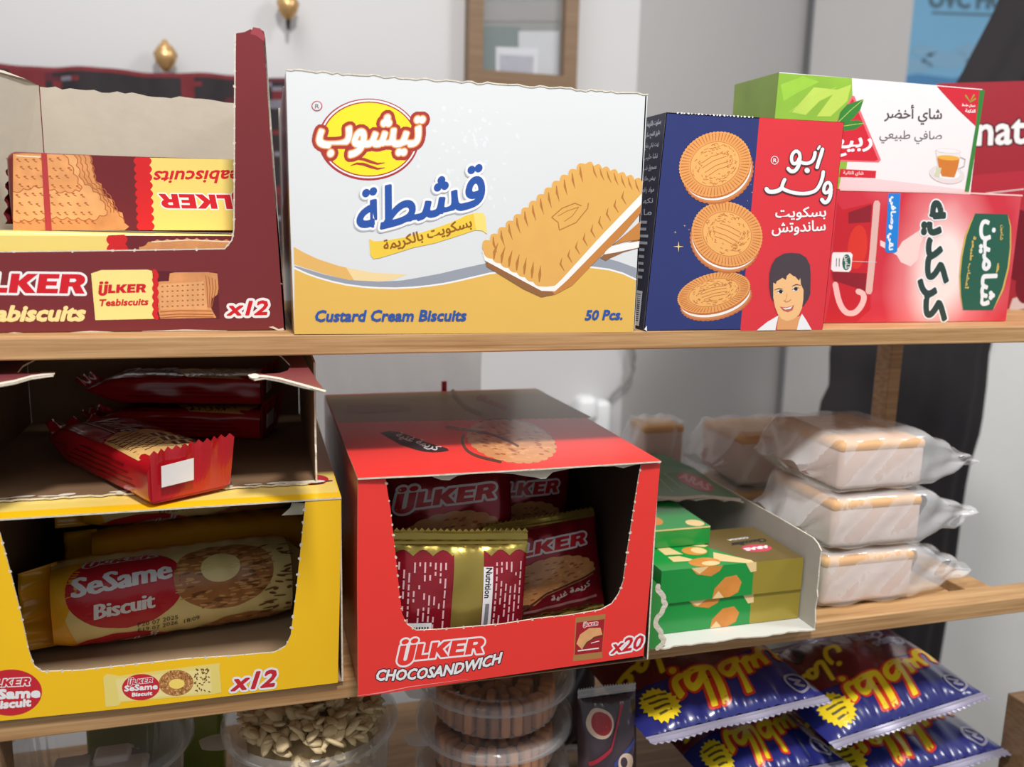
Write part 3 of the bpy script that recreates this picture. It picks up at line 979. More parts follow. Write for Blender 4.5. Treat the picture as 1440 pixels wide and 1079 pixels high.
pr.poly(zb([(98, 790), (120, 866), (560, 1102), (665, 1106), (760, 1020), (1100, 672), (1337, 428), (1340, 345), (1000, 690), (690, 1040), (620, 1060), (550, 1045)]), CRM)
top = scallop_edge([(100, 760), (360, 545), (700, 250), (900, 115)], 13, 30)+scallop_edge([(905, 112), (1100, 170), (1345, 258)], 7, 26)+[(1338, 348), (1000, 700), (720, 1010), (665, 1062), (600, 1070)]+scallop_edge([(560, 1068), (330, 940), (112, 815)], 7, 12)
pr.poly(zb(top), BK1)
pr.begin()
for k in range(13):
    t = (k+.5)/13
    x, y = 100+(900-100)*t, 760+(115-760)*t
    if k > 0: pr.line(zb([(x-8, y-2), (x-4, y+50), (x+22-46*t*.2, y+118)]), [1.2, 3.4, .5], BK4, lay=False)
for k in range(1, 8):
    t = k/8; x, y = 905+440*t, 112+146*t
    pr.line(zb([(x, y), (x+12, y+50), (x+34, y+95)]), [.8, 2.6, .5], BK4, lay=False)
for k in range(1, 10):
    t = k/10; x, y = 690+600*t, 1030-650*t
    pr.line(zb([(x-30, y-120), (x-42, y-70), (x-12, y-18)]), [.5, 2.8, .9], BK4, lay=False)
for k in range(1, 8):
    t = k/8; x, y = 130+470*t, 830+235*t
    pr.line(zb([(x+38-30*t, y-130), (x+6, y-60), (x+2, y-6)]), [.6, 4.2, 1.8], BK4, lay=False)
pr.end()
pr.line(zb([(870, 440), (820, 420), (720, 460), (640, 530), (690, 570), (700, 630), (830, 570), (920, 460), (925, 420)]), 1.5, BK4)
pr.line(zb([(690, 520), (760, 480), (850, 450), (800, 520), (740, 560)]), 1.0, BK4)
# lower printing
A, B, H = z3([(186, 1007), (730, 1005), (194, 966)])
pr.text('Custard Cream Biscuits', A, B, H, BLU, bold=1.5)
A, B, H = z3([(1163, 1002), (1296, 1000), (1171, 966)])
pr.text('50 Pcs.', A, B, H, BLU, bold=1.4)
pr.line([(p[0], p[1]+.8) for p in tl], 1.8, TORN, disc=4)
m.build('front_panel', cc)
def xplane_panel(m, x, y0, y1, z0, z1, n, mf, mb, t=.0012, jagn=14, amp=.002, seed=2):
    rs = random.Random(seed)
    tp = [V((x, y0+(y1-y0)*k/jagn, z1+(rs.uniform(-amp, amp) if 0 < k < jagn else 0))) for k in range(jagn+1)]
    m.slab([V((x, y0, z0))]+tp+[V((x, y1, z0))], n, t, mf, mb, TORN)
D = .25
wl0, wl1 = PX(414, 470, pl), PX(402.3, 98, pl)
m = MB()
rs = random.Random(2)
m.slab([V((wl0.x, .0003, .0006)), V((wl1.x, .0003, wl1.z-.001))]+[V((wl1.x+.002*k/14, D*k/14, wl1.z-.001+rs.uniform(-.002, .002))) for k in range(1, 15)]+[V((wl0.x, D, .0006))], V((-1, 0, 0)), .0012, WC, GREYBOARD, TORN)
lf = Pr(m, lambda x, y, h: V((wl0.x+(wl1.x-wl0.x)*y/wl1.z-h-.0001, x, y)))
lf.poly([(0, .001), (D, .001), (D, .05), (.12, .07), (0, .064)], MUS); lf.poly([(.03, .064), (.2, .062), (.2, .10), (0, .118), (0, .1)], ORA)
m.build('side_panel', cc)
m = MB(); xplane_panel(m, .2905, .0, D, .0006, .1975, V((1, 0, 0)), WC, GREYBOARD, seed=4); m.build('side_panel', cc)
m = MB()
rs = random.Random(3)
m.slab([V((-.0004, D, .0006)), V((.2905, D, .0006))]+[V((.2905-.2909*k/30, D, .199+rs.uniform(-.002, .002))) for k in range(31)], V((0, -1, 0)), .0012, GREYBOARD, WC, TORN)
m.build('back_panel', cc)
m = MB(); m.box(.0008, .2893, .0013, D-.0013, .0006, .0018, GREYBOARD); m.build('base_panel', cc)

# ---------------------------------------------------------------- blue and red sandwich biscuit box
NAVY = M('carton_navy', (44, 54, 112), .32, var=.05, vscale=40, bump=.03, bscale=40, coat=.25)
NAVD = M('carton_navy_side', (46, 46, 66), .35, var=.05)
REDB = M('carton_red', (216, 52, 62), .32, var=.03, coat=.25)
SMP = M('small_print_white', (198, 200, 214), .4, var=0)
qf = [PX(905, 466.5, pl), PX(1157, 464, pl), PX(1187, 172, pl), PX(937, 158, pl)]
for q in qf[:2]: q.z = 0.0005
bx = thing('biscuit_box', 'upright blue and red box printed with three round sandwich biscuits and a child', 'box', (.39, .02, 0))
m = MB()
m.slab([V((q.x, 0, q.z)) for q in qf], V((0, -1, 0)), .0008, NAVY, GREYBOARD, TORN)
pr = Pr.on(m, pl)
pr.poly([(1041, 465.3), (1156.5, 464), (1186.5, 172.5), (1068, 165.5)], REDB)
z8 = Z(900, 160, 8)
CK1 = M('print_cookie', (228, 160, 92), .33, var=.06, vscale=90)
CK2 = M('print_cookie_mid', (236, 176, 104), .33, var=.05, vscale=90)
CKD = M('print_cookie_dark', (190, 112, 62), .33, var=.04)
CKE = M('print_cookie_edge', (206, 132, 80), .33, var=.04)
def cookie(cx, cy, rx, ry, rot, dx, dy, seed):
    c, s = math.cos(math.radians(rot)), math.sin(math.radians(rot))
    E = lambda k, a: (cx+k*rx*math.cos(a)*c-k*ry*math.sin(a)*s, cy+k*rx*math.cos(a)*s+k*ry*math.sin(a)*c)
    pr.ell(cx+dx, cy+dy, rx*.985, ry*.985, CKD, rot, n=60, scal=44, amp=.03)
    pr.ell(cx+dx*.86, cy+dy*.86, rx*.985, ry*.985, CKE, rot, n=60)
    pr.ell(cx+dx*.62, cy+dy*.62, rx*.975, ry*.975, CRM, rot, n=60)
    pr.ell(cx+dx*.28, cy+dy*.28, rx, ry, CKD, rot, n=60)
    pr.ell(cx, cy, rx, ry, CK1, rot, scal=60, amp=.025)
    pr.begin()
    for k in range(60):
        a = 2*PI*k/60
        pr.line([E(.97, a), E(.74, a)], [1.5, .7], CKD, lay=False, disc=0)
    pr.end()
    pr.ell(cx, cy, rx*.71, ry*.71, CK2, rot, n=50)
    pts = [E(.70, 2*PI*k/40) for k in range(40)]
    pr.line(pts, .7, CKD, closed=True, disc=0)
    rs = random.Random(seed)
    pr.begin()
    for k in range(90):
        a = rs.uniform(0, 2*PI); q = rs.uniform(.36, .66)
        a2 = a+rs.uniform(.10, .22); a3 = a+.12
        pr.line([E(q, a), E(q+rs.uniform(-.06, .06), a3), E(q-.02, a2)], .8, CKD, lay=False, disc=0)
    for v in (-.22, -.07, .10, .24):
        w = .40*(1-abs(v))
        pr.line([(cx+(-w)*rx*c-v*ry*s, cy+(-w)*rx*s+v*ry*c), (cx-.02*rx-v*ry*s, cy+(v-.05)*ry*c), (cx+w*rx*c-v*ry*s, cy+w*rx*s+v*ry*c)], .9, CKD, lay=False, disc=0)
    pr.end()
zc = Z(880, 80, 2.57)
cookie(*zc([(318, 852)])[0], 132/2.57, 68/2.57, -14, 3.2, 11.5, 3)
cookie(*zc([(366, 640)])[0], 128/2.57, 112/2.57, 24, -3.2, 10.5, 2)
cookie(*zc([(322, 388)])[0], 131/2.57, 112/2.57, -26, 4.2, 11.0, 1)
pr.begin()
STAR = M('star_gold', (236, 206, 150), .4, var=0)
for (x, y, r) in ((190, 686, 20), (178, 634, 6), (212, 610, 5), (228, 625, 4), (456, 490, 4), (452, 462, 3), (440, 520, 3)):
    X, Y = zc([(x, y)])[0]; r /= 2.57
    pr.poly([(X+(r if k % 2 == 0 else r*.16)*math.cos(PI*k/4)*(1 if k % 4 == 0 or k % 2 else .9), Y+(r if k % 2 == 0 else r*.16)*math.sin(PI*k/4)) for k in range(8)], STAR, lay=False)
pr.end()
# hand-drawn lettering, white with a dark rim
za = Z(1060, 180, 11.0)
strokes = [([(1060, 330), (1035, 420), (1000, 520), (975, 610)], 4.6),
           ([(1015, 285), (990, 325)], 2.8),
           ([(945, 380), (935, 450), (900, 520), (830, 550), (760, 545), (715, 525)], 4.4),
           ([(700, 540), (715, 450), (700, 380), (650, 350), (600, 390), (575, 460), (590, 540), (630, 560), (680, 520), (700, 470)], 4.2),
           ([(705, 520), (680, 610), (630, 670), (570, 675), (530, 630)], 5.0),
           ([(820, 655), (824, 659)], 7.0),
           ([(1072, 680), (1060, 770), (1020, 880), (960, 970), (850, 1010), (720, 1018), (600, 1000), (520, 975), (460, 950), (430, 920), (445, 860), (475, 800)], 4.6),
           ([(430, 930), (380, 970), (300, 990), (220, 985), (195, 945)], 5.6),
           ([(1175, 1010), (1195, 920), (1175, 850), (1130, 840), (1090, 890), (1075, 970), (1100, 1010), (1150, 990), (1180, 940)], 4.2),
           ([(1190, 950), (1180, 1060), (1140, 1140), (1090, 1160), (1050, 1110)], 5.0)]
def smooth(pts, k=3):
    for _ in range(k):
        q = [pts[0]]
        for a, b in zip(pts, pts[1:]):
            q += [(a[0]*.75+b[0]*.25, a[1]*.75+b[1]*.25), (a[0]*.25+b[0]*.75, a[1]*.25+b[1]*.75)]
        pts = q+[pts[-1]]
    return pts
DKR = M('dark_rim_ink', (78, 56, 62), .33, var=0)
pr.begin()
for s, w in strokes: pr.line([(x, y+.6) for x, y in za(smooth(s, 2))], w+3.2, DKR, lay=False, disc=10)
pr.end()
pr.begin()
for s, w in strokes: pr.line(za(smooth(s, 2)), w+.4, WHITE, lay=False, disc=10)
pr.end()
c_ = za([(320, 500)])[0]
pr.line([(c_[0]+5*math.cos(2*PI*k/24), c_[1]+5.6*math.sin(2*PI*k/24)) for k in range(24)], .9, WHITE, closed=True, disc=0)
pr.text('R', za([(298, 530)])[0], za([(346, 530)])[0], za([(300, 468)])[0], WHITE, bold=.4)
A, B, H = zc([(540, 592), (722, 588), (541, 545)])
pr.arab('بسكويت', A, B, H, WHITE, bold=.8)
A, B, H = zc([(527, 648), (720, 640), (528, 598)])
pr.arab('ساندوتش', A, B, H, WHITE, bold=.8)
# the printed child
zk = Z(1040, 330, 7.707)
SK = M('print_skin', (240, 188, 132), .33, var=.02); SKS = M('print_skin_warm', (222, 158, 104), .33, var=0)
HA = M('print_hair', (74, 62, 70), .33, var=.08, vscale=80)
pr.poly(zk([(400, 1030), (620, 1030), (660, 880), (560, 900), (420, 860)]), SKS)
pr.poly(zk([(180, 1040), (300, 945), (418, 876), (405, 940), (385, 1036)]), WHITE)
pr.poly(zk([(618, 1032), (640, 940), (672, 856), (715, 920), (778, 1030)]), WHITE)
pr.poly(zk([(480, 205), (560, 198), (650, 205), (720, 250), (760, 330), (768, 440), (764, 640), (740, 700), (690, 775), (560, 700), (380, 690), (358, 718), (335, 660), (320, 560), (322, 420), (345, 330), (390, 255)]), HA)
pr.poly(zk([(362, 520), (390, 535), (400, 505), (430, 490), (460, 468), (500, 492), (508, 450), (540, 418), (580, 450), (600, 455), (640, 500), (655, 470), (662, 540), (690, 600), (688, 700), (672, 800), (640, 870), (580, 920), (510, 938), (450, 915), (410, 860), (380, 780), (362, 680)]), SK)
pr.poly(zk([(430, 780), (500, 790), (590, 764), (570, 820), (520, 842), (470, 825)]), M('print_lip', (190, 96, 84), .33, var=0))
pr.poly(zk([(462, 793), (500, 798), (572, 775), (545, 805), (490, 812)]), WHITE)
pr.line(zk([(375, 600), (420, 585), (465, 592)]), [.6, 1.5, .8], HA); pr.line(zk([(565, 560), (610, 541), (660, 550)]), [.8, 1.6, .6], HA)
pr.ell(*zk([(438, 618)])[0], 4.6, 2.6, WHITE, rot=-6); pr.ell(*zk([(602, 590)])[0], 4.6, 2.7, WHITE, rot=-8)
pr.ell(*zk([(442, 617)])[0], 2.7, 2.6, BLACK); pr.ell(*zk([(606, 588)])[0], 2.7, 2.6, BLACK)
pr.line(zk([(405, 622), (440, 600), (470, 612)]), 1.0, BLACK); pr.line(zk([(570, 596), (604, 572), (640, 580)]), 1.0, BLACK)
pr.line(zk([(478, 712), (500, 730), (530, 722), (552, 706)]), 1.1, M('print_nose', (204, 132, 90), .33, var=0))
pr.line(zk([(508, 640), (504, 690), (490, 712)]), .8, SKS)
for x, y in ((938, 158.6), (1000, 161.2), (1068, 165.2)):
    pass
pr.nubs([(950, 158.8), (1060, 165)], 5, 1.6, WHITE, 5)
pr.poly([(905.5, 463), (909, 458), (909.5, 466)], WHITE)
m.build('front_panel', bx)
DB = .05
m = MB()
a0, a1 = qf[0], qf[3]
m.slab([V((a0.x, 0, a0.z)), V((a1.x, 0, a1.z)), V((a1.x, DB, a1.z)), V((a0.x, DB, a0.z))], V((-1, 0, 0)), .0008, NAVD, GREYBOARD)
sp = Pr(m, lambda x, y, h: V((a0.x+(a1.x-a0.x)*y/a1.z-h-.00005, x, y)))
sp.begin()
rs = random.Random(2)
for k in range(9):
    z = .176-k*.0095
    sp.arab(['بسكويت بالكريمة', 'دقيق القمح سكر', 'زيت نباتي ملح', 'نشا حليب', 'مسحوق خبز', 'بيض طازج', 'مواد رافعة', 'نكهة', 'ماء'][k], (.036, z), (.008, z), (.036, z+.0055), SMP, bold=.0003)
sp.end()
for k in range(9):
    z = .094-k*.006
    sp.line([(.037, z), (.010+rs.uniform(0, .006), z)], .0024, SMP, disc=0)
sp.poly([(.034, .003), (.010, .003), (.010, .034), (.034, .034)], WHITE)
sp.begin()
for k in range(14):
    z = .007+k*.0018
    sp.poly([(.031, z), (.013, z), (.013, z+rs.uniform(.0004, .0013)), (.031, z+.0008)], BLACK, lay=False)
sp.end()
m.build('side_panel', bx)
m = MB()
a0, a1 = qf[1], qf[2]
m.slab([V((a0.x, 0, a0.z)), V((a0.x, DB, a0.z)), V((a1.x, DB, a1.z)), V((a1.x, 0, a1.z))], V((1, 0, 0)), .0008, REDB, GREYBOARD)
m.build('side_panel', bx)
m = MB()
m.slab([V((qf[0].x, DB, qf[0].z)), V((qf[3].x, DB, qf[3].z)), V((qf[2].x, DB, qf[2].z)), V((qf[1].x, DB, qf[1].z))], V((0, 1, 0)), .0008, NAVY, GREYBOARD)
m.build('back_panel', bx)
m = MB()
m.slab([qf[3]+V((0, 0, 0)), qf[2], qf[2]+V((0, DB, 0)), qf[3]+V((0, DB, 0))], V((0, 0, 1)), .0008, NAVY, GREYBOARD)
m.build('top_panel', bx)

# ---------------------------------------------------------------- red hibiscus tea box lying on its side
def solid_box(m, x0, x1, y0, y1, z0, z1, mat, mats={}):
    p = lambda x, y, z: V((x, y, z))
    F = {'front': [p(x0, y0, z0), p(x1, y0, z0), p(x1, y0, z1), p(x0, y0, z1)], 'back': [p(x1, y1, z0), p(x0, y1, z0), p(x0, y1, z1), p(x1, y1, z1)],
         'left': [p(x0, y1, z0), p(x0, y0, z0), p(x0, y0, z1), p(x0, y1, z1)], 'right': [p(x1, y0, z0), p(x1, y1, z0), p(x1, y1, z1), p(x1, y0, z1)],
         'top': [p(x0, y0, z1), p(x1, y0, z1), p(x1, y1, z1), p(x0, y1, z1)], 'bottom': [p(x0, y1, z0), p(x1, y1, z0), p(x1, y0, z0), p(x0, y0, z0)]}
    for k, f in F.items(): m.face(f, mats.get(k, mat))
HIB = M('hibiscus_red', (214, 62, 76), .3, var=.12, vscale=9, coat=.25)
def bloom(mat, centre, rx, rz):
    nt = mat.node_tree
    b = nt.nodes['Principled BSDF']
    tc = nt.nodes.new('ShaderNodeTexCoord')
    mp = nt.nodes.new('ShaderNodeMapping'); mp.vector_type = 'POINT'
    mp.inputs['Scale'].default_value = (1/rx, 0, 1/rz)
    mp.inputs['Location'].default_value = (-centre.x/rx, 0, -centre.z/rz)
    g = nt.nodes.new('ShaderNodeTexGradient'); g.gradient_type = 'SPHERICAL'
    nz = nt.nodes.new('ShaderNodeTexNoise'); nz.inputs['Scale'].default_value = 14
    ad = nt.nodes.new('ShaderNodeMath'); ad.operation = 'MULTIPLY_ADD'; ad.inputs[1].default_value = .45; ad.inputs[2].default_value = -.2
    a2 = nt.nodes.new('ShaderNodeMath'); a2.operation = 'ADD'
    cr = nt.nodes.new('ShaderNodeValToRGB')
    cr.color_ramp.elements[0].position = .02; cr.color_ramp.elements[0].color = (lin(206), lin(48), lin(64), 1)
    cr.color_ramp.elements[1].position = .75; cr.color_ramp.elements[1].color = (lin(250), lin(226), lin(222), 1)
    e = cr.color_ramp.elements.new(.35); e.color = (lin(228), lin(122), lin(128), 1)
    L = nt.links.new
    L(tc.outputs['Object'], mp.inputs['Vector']); L(mp.outputs['Vector'], g.inputs['Vector']); L(tc.outputs['Object'], nz.inputs['Vector'])
    L(nz.outputs['Fac'], ad.inputs[0]); L(g.outputs['Fac'], a2.inputs[0]); L(ad.outputs[0], a2.inputs[1]); L(a2.outputs[0], cr.inputs['Fac']); L(cr.outputs['Color'], b.inputs['Base Color'])
HIB2 = M('hibiscus_pink', (236, 150, 152), .3, var=.08, vscale=14, coat=.25)
HIB3 = M('hibiscus_blush', (246, 210, 206), .3, var=.04, vscale=14, coat=.25)
TEA = M('tea_red', (196, 30, 44), .3, var=.12, vscale=30, coat=.25)
TEAD = M('tea_dark', (140, 24, 40), .3, var=.1, vscale=30, coat=.25)
GRN = M('label_green', (36, 92, 74), .3, var=.03, coat=.25)
DGR = M('dark_green_ink', (46, 66, 62), .33, var=0)
GLD = M('gold_ink', (206, 176, 88), .33, var=0)
AQ = M('ribbon_blue', (30, 128, 214), .33, var=0)
YK = .043
hb = thing('tea_box', 'red hibiscus tea box lying on its side with sideways dark green lettering', 'box', (.62, .09, 0), 'tea boxes on the upper shelf')
m = MB()
kx0, kx1, kz = .4935, .7405, .1305
solid_box(m, kx0, kx1, YK, YK+.098, .0006, kz, HIB)
pk = (1, YK)
bloom(HIB, PX(1325, 372, pk)-V((.62, .09, 0)), .075, .10)
pr = Pr.on(m, pk)
zh = Z(1160, 260, 5.139)
pr.poly(zh([(530, 460), (560, 410), (690, 325), (730, 340), (690, 430), (670, 540), (620, 590), (550, 560), (520, 510), (400, 440), (400, 400)]), HIB3)
pr.poly(zh([(0, 990), (60, 700), (330, 770), (330, 900), (230, 990)]), TEA)
pr.poly(zh([(90, 130), (130, 180), (345, 130), (400, 135), (350, 770), (290, 790), (50, 690), (40, 640)]), TEA)
pr.poly(zh([(170, 200), (340, 140), (330, 270), (170, 280)]), TEAD)
pr.poly(zh([(50, 630), (300, 640), (295, 770), (60, 690)]), TEAD)
pr.ell(*zh([(235, 450)])[0], 70/5.139, 160/5.139, M('tea_bright', (216, 52, 40), .3, var=.1, coat=.2), rot=6)
pr.line(zh([(375, 135), (345, 500), (318, 770)]), 9.5, M('cup_rim', (222, 178, 172), .3, var=.05))
pr.line(zh(smooth([(75, 720), (100, 850), (150, 930), (220, 930), (275, 860), (285, 790), (240, 770)], 2)), 8, M('cup_handle', (240, 190, 188), .3, var=.05))
pr.poly(zh([(60, 488), (185, 488), (200, 505), (188, 615), (172, 630), (60, 626), (44, 610), (52, 500)]), WHITE)
pr.ell(*zh([(155, 560)])[0], 30/5.139, 58/5.139, GRN, rot=3)
pr.arab('شامين', zh([(138, 515)])[0], zh([(134, 605)])[0], zh([(180, 516)])[0], WHITE, bold=.35)
for xx in (84, 104): pr.line(zh([(xx, 530), (xx-2, 590)]), 1, DGR, disc=0)
pr.line(zh([(195, 552), (375, 560)]), .5, WHITE, disc=0)
pr.poly(zh([(458, 62), (546, 62), (522, 480), (505, 492), (450, 490), (434, 475)]), AQ)
A, B, H = zh([(455, 475), (470, 85), (512, 478)])
# sideways writing: its line runs from top to bottom, letters lean to the right
pr.arab('نقي وصافي', zh([(466, 84)])[0], zh([(444, 470)])[0], zh([(516, 88)])[0], WHITE, bold=1.0)
A, B, H = zh([(705, 120), (668, 975), (908, 122)])
pr.arab('كركديه', A, B, H, DGR, bold=4.6, out=(WHITE, 8.5))
pr.poly(zh([(1085, 207), (1320, 212), (1345, 300), (1345, 460), (1330, 600), (1290, 760), (1215, 905), (995, 905), (975, 800), (968, 660), (980, 520), (1010, 370), (1045, 280)]), GLD)
pr.poly(zh([(1085, 207), (1320, 212), (1336, 300), (1335, 460), (1318, 600), (1280, 750), (1213, 905), (997, 905), (982, 800), (978, 660), (992, 520), (1022, 370), (1055, 280)]), GRN)
A, B, H = zh([(1125, 255), (1090, 868), (1262, 258)])
pr.arab('شامين', A, B, H, WHITE, bold=2.6)
pr.arab('أعشاب طبيعية', zh([(1068, 372)])[0], zh([(1006, 748)])[0], zh([(1098, 374)])[0], GLD, bold=.7)
pr.arab('شامين', zh([(1268, 290)])[0], zh([(1258, 398)])[0], zh([(1296, 292)])[0], GLD, bold=.5)
for a in (-.5, 0, .5):
    x, y = 1236, 640
    pr.line(zh([(x, y), (x+28*math.cos(a)-10, y-50+40*math.sin(a))]), [.6, 2.2], GLD)
HR = M('box_edge_pale', (240, 196, 192), .35)
pr.line(zh([(108, 36), (1000, 58), (1428, 78)]), 2.2, HR, disc=0)
o = tag(m.build('box_shell', hb), '', ''); 
for k in ('label', 'category'): del o[k]

# ---------------------------------------------------------------- green tea box on top
GT = M('leaf_green', (140, 184, 62), .3, var=.3, vscale=18, coat=.2)
GTL = M('leaf_light', (186, 212, 92), .3, var=.15, vscale=25)
GTD = M('leaf_dark', (56, 128, 56), .3, var=.15, vscale=25)
PWH = M('box_white', (236, 230, 232), .3, var=.02, coat=.25)
PPK = M('box_blush', (240, 206, 208), .3, var=.04, vscale=10)
RDT = M('triangle_red', (206, 40, 56), .3, var=.03)
YG = .05
gb = thing('tea_box', 'green and white green tea box resting on top of the red hibiscus box', 'box', (.56, .09, kz+.0006), 'tea boxes on the upper shelf')
m = MB()
gx0, gx1, gz1 = .447, .6815, .2352
solid_box(m, gx0, gx1, YG, YG+.08, kz+.0008, gz1, PWH, {'left': M('leaf_side', (128, 152, 72), .35, var=.3, vscale=22), 'right': GTD, 'back': GT, 'top': PWH})
pg = (1, YG)
pr = Pr.on(m, pg)
pr.poly([(1095.5, 102.6), (1198, 110), (1200, 170), (1186, 266), (1080, 262)], GT)
pr.poly(zc([(600, 200), (680, 110), (780, 120), (700, 160), (650, 210)]), GTL); pr.poly(zc([(690, 215), (760, 120), (815, 100), (800, 160), (740, 215)]), GTL)
pr.poly(zc([(560, 100), (640, 70), (700, 90), (620, 130), (570, 160)]), M('leaf_mid', (156, 204, 70), .3, var=.2))
pr.line(zc([(590, 200), (660, 150), (760, 110)]), .8, GTL)
pr.poly(zc([(780, 420), (900, 440), (1228, 480), (1225, 492), (770, 478)]), PPK)
pr.poly(zc([(818, 140), (826, 142), (922, 372), (914, 382), (770, 378), (720, 300)]), M('triangle_rim', (228, 110, 120), .3, var=0))
pr.poly(zc([(820, 150), (912, 372), (900, 377), (770, 372), (725, 305)]), RDT)
pr.poly(zc([(765, 235), (775, 200), (800, 172), (860, 152), (848, 190), (820, 225), (790, 240)]), GTD)
pr.poly(zc([(770, 250), (800, 232), (840, 228), (862, 240), (830, 262), (790, 268)]), GTD)
pr.line(zc([(768, 236), (810, 195), (858, 154)]), .8, GTL); pr.line(zc([(775, 252), (820, 245), (860, 240)]), .8, GTL)
A, B, H = zc([(742, 362), (888, 352), (744, 300)])
pr.arab('ربيع', A, B, H, WHITE, bold=1.6)
pr.poly(zc([(775, 405), (905, 412), (902, 438), (770, 434)]), RDT)
pr.arab('شاي الثانية', zc([(785, 430)])[0], zc([(858, 432)])[0], zc([(786, 412)])[0], HIB3, bold=.3)
A, B, H = zc([(934, 242), (1141, 246), (936, 172)])
pr.arab('شاي أخضر', A, B, H, M('tea_text_dark', (86, 80, 86), .33, var=0), bold=.7)
A, B, H = zc([(916, 312), (1141, 316), (918, 264)])
pr.arab('صافي طبيعي', A, B, H, M('tea_text_grey', (112, 106, 112), .33, var=0), bold=.2)
pr.poly(zc([(1124, 106), (1278, 119), (1264, 250), (1200, 190)]), RDT)
pr.poly(zc([(1278, 119), (1297, 121), (1240, 488), (1224, 487), (1264, 250)]), GTD)
pr.arab('ضمان حفظ', zc([(1214, 180)])[0], zc([(1262, 184)])[0], zc([(1215, 168)])[0], WHITE, bold=.3)
pr.arab('النكهة', zc([(1226, 203)])[0], zc([(1262, 205)])[0], zc([(1227, 188)])[0], WHITE, bold=.4)
for a, b in (((1243, 162), (1228, 140)), ((1243, 162), (1258, 138)), ((1243, 165), (1262, 152))):
    pr.line(zc([a, b]), [.6, 2.4], M('sprig_olive', (150, 160, 60), .4))
# tea glass
pr.ell(*zc([(1160, 424)])[0], 64/2.57, 34/2.57, M('saucer_print', (222, 214, 214), .3, var=.03), rot=8)
pr.ell(*zc([(1160, 421)])[0], 46/2.57, 20/2.57, M('saucer_print_light', (240, 236, 236), .3, var=0), rot=8)
pr.poly(zc([(1119, 335), (1210, 345), (1200, 400), (1188, 438), (1140, 434), (1128, 400)]), M('glass_print', (228, 222, 220), .3, var=0))
pr.poly(zc([(1124, 362), (1206, 368), (1198, 405), (1186, 436), (1142, 432), (1130, 402)]), M('tea_amber', (206, 122, 50), .3, var=.12, vscale=40))
pr.ell(*zc([(1165, 365)])[0], 41/2.57, 9/2.57, M('tea_amber_light', (232, 172, 72), .3, var=.05), rot=4)
pr.line(zc([(1208, 362), (1226, 370), (1222, 395), (1200, 405)]), 1.2, M('glass_print_line', (190, 180, 180), .3, var=0))
pr.ell(*zc([(1165, 340)])[0], 45/2.57, 9/2.57, M('glass_print_rim', (214, 208, 208), .3, var=0), rot=4)
pr.ell(*zc([(1165, 340)])[0], 42/2.57, 7/2.57, PWH, rot=4)
pr.poly(zc([(1122, 398), (1140, 402), (1132, 436), (1114, 430)]), M('tag_print', (204, 206, 180), .3, var=0))
o = m.build('box_shell', gb)

# ---------------------------------------------------------------- big red pomegranate carton behind
POM = M('carton_crimson', (158, 32, 48), .35, var=.06, vscale=8, coat=.2)
pc = PX(1318, 118, (1, .24)); pd = PX(1440, 97, (1, .185))
dirx = (V((pd.x, pd.y, 0))-V((pc.x, pc.y, 0))).normalized()
nrm = V((dirx.y, -dirx.x, 0))
o3 = V((pc.x, pc.y, 0))
mw = frame(V((o3.x, o3.y, 0.0006)), dirx, V((0, 0, 1)), nrm)
pom = thing('tea_carton', 'tall crimson carton with white lettering standing behind the two tea boxes', 'carton', matrix=mw)
m = MB()
hz = pc.z
W_, D_ = .215, .05
Tm = lambda x, y, z: mw @ V((x, y, z))
vs = [Tm(x, y, z) for z in (-D_, 0) for y in (0, hz) for x in (0, W_)]
m.shared(vs, [(4, 5, 7, 6), (1, 0, 2, 3), (0, 4, 6, 2), (5, 1, 3, 7), (6, 7, 3, 2), (0, 1, 5, 4)], POM)
plp = (o3, nrm)
pr = Pr.on(m, plp)
pr.poly([(1330, 250), (1440, 240), (1475, 240), (1475, 300), (1330, 300)], M('crimson_glow', (176, 40, 56), .35, var=.1, vscale=12))
A, B, H = (1374, 204), (1466, 200), (1376, 160)
pr.text('nate', A, B, H, WHITE, bold=2.6, out=(M('crimson_shadow', (84, 22, 32), .35, var=0), 7))
pr.line([(1386, 272), (1440, 266)], 1.2, WHITE, disc=0)
pr.ell(1432, 345, 20, 50, M('glass_juice', (110, 14, 34), .3, var=.12, vscale=30), rot=4)
pr.poly([(1418, 438), (1424, 420), (1450, 412), (1475, 418), (1475, 428)], M('carton_pale_base', (206, 190, 190), .35, var=.05))
pr.ell(1440, 405, 12, 22, M('glass_juice', (110, 14, 34)))
m.build('carton_shell', pom)
# ================================================================== lower shelf
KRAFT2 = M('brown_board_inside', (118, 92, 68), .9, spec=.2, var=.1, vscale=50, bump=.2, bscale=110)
KRAFTD = M('brown_board_dull', (142, 116, 90), .9, spec=.2, var=.1, vscale=50, bump=.2, bscale=110)

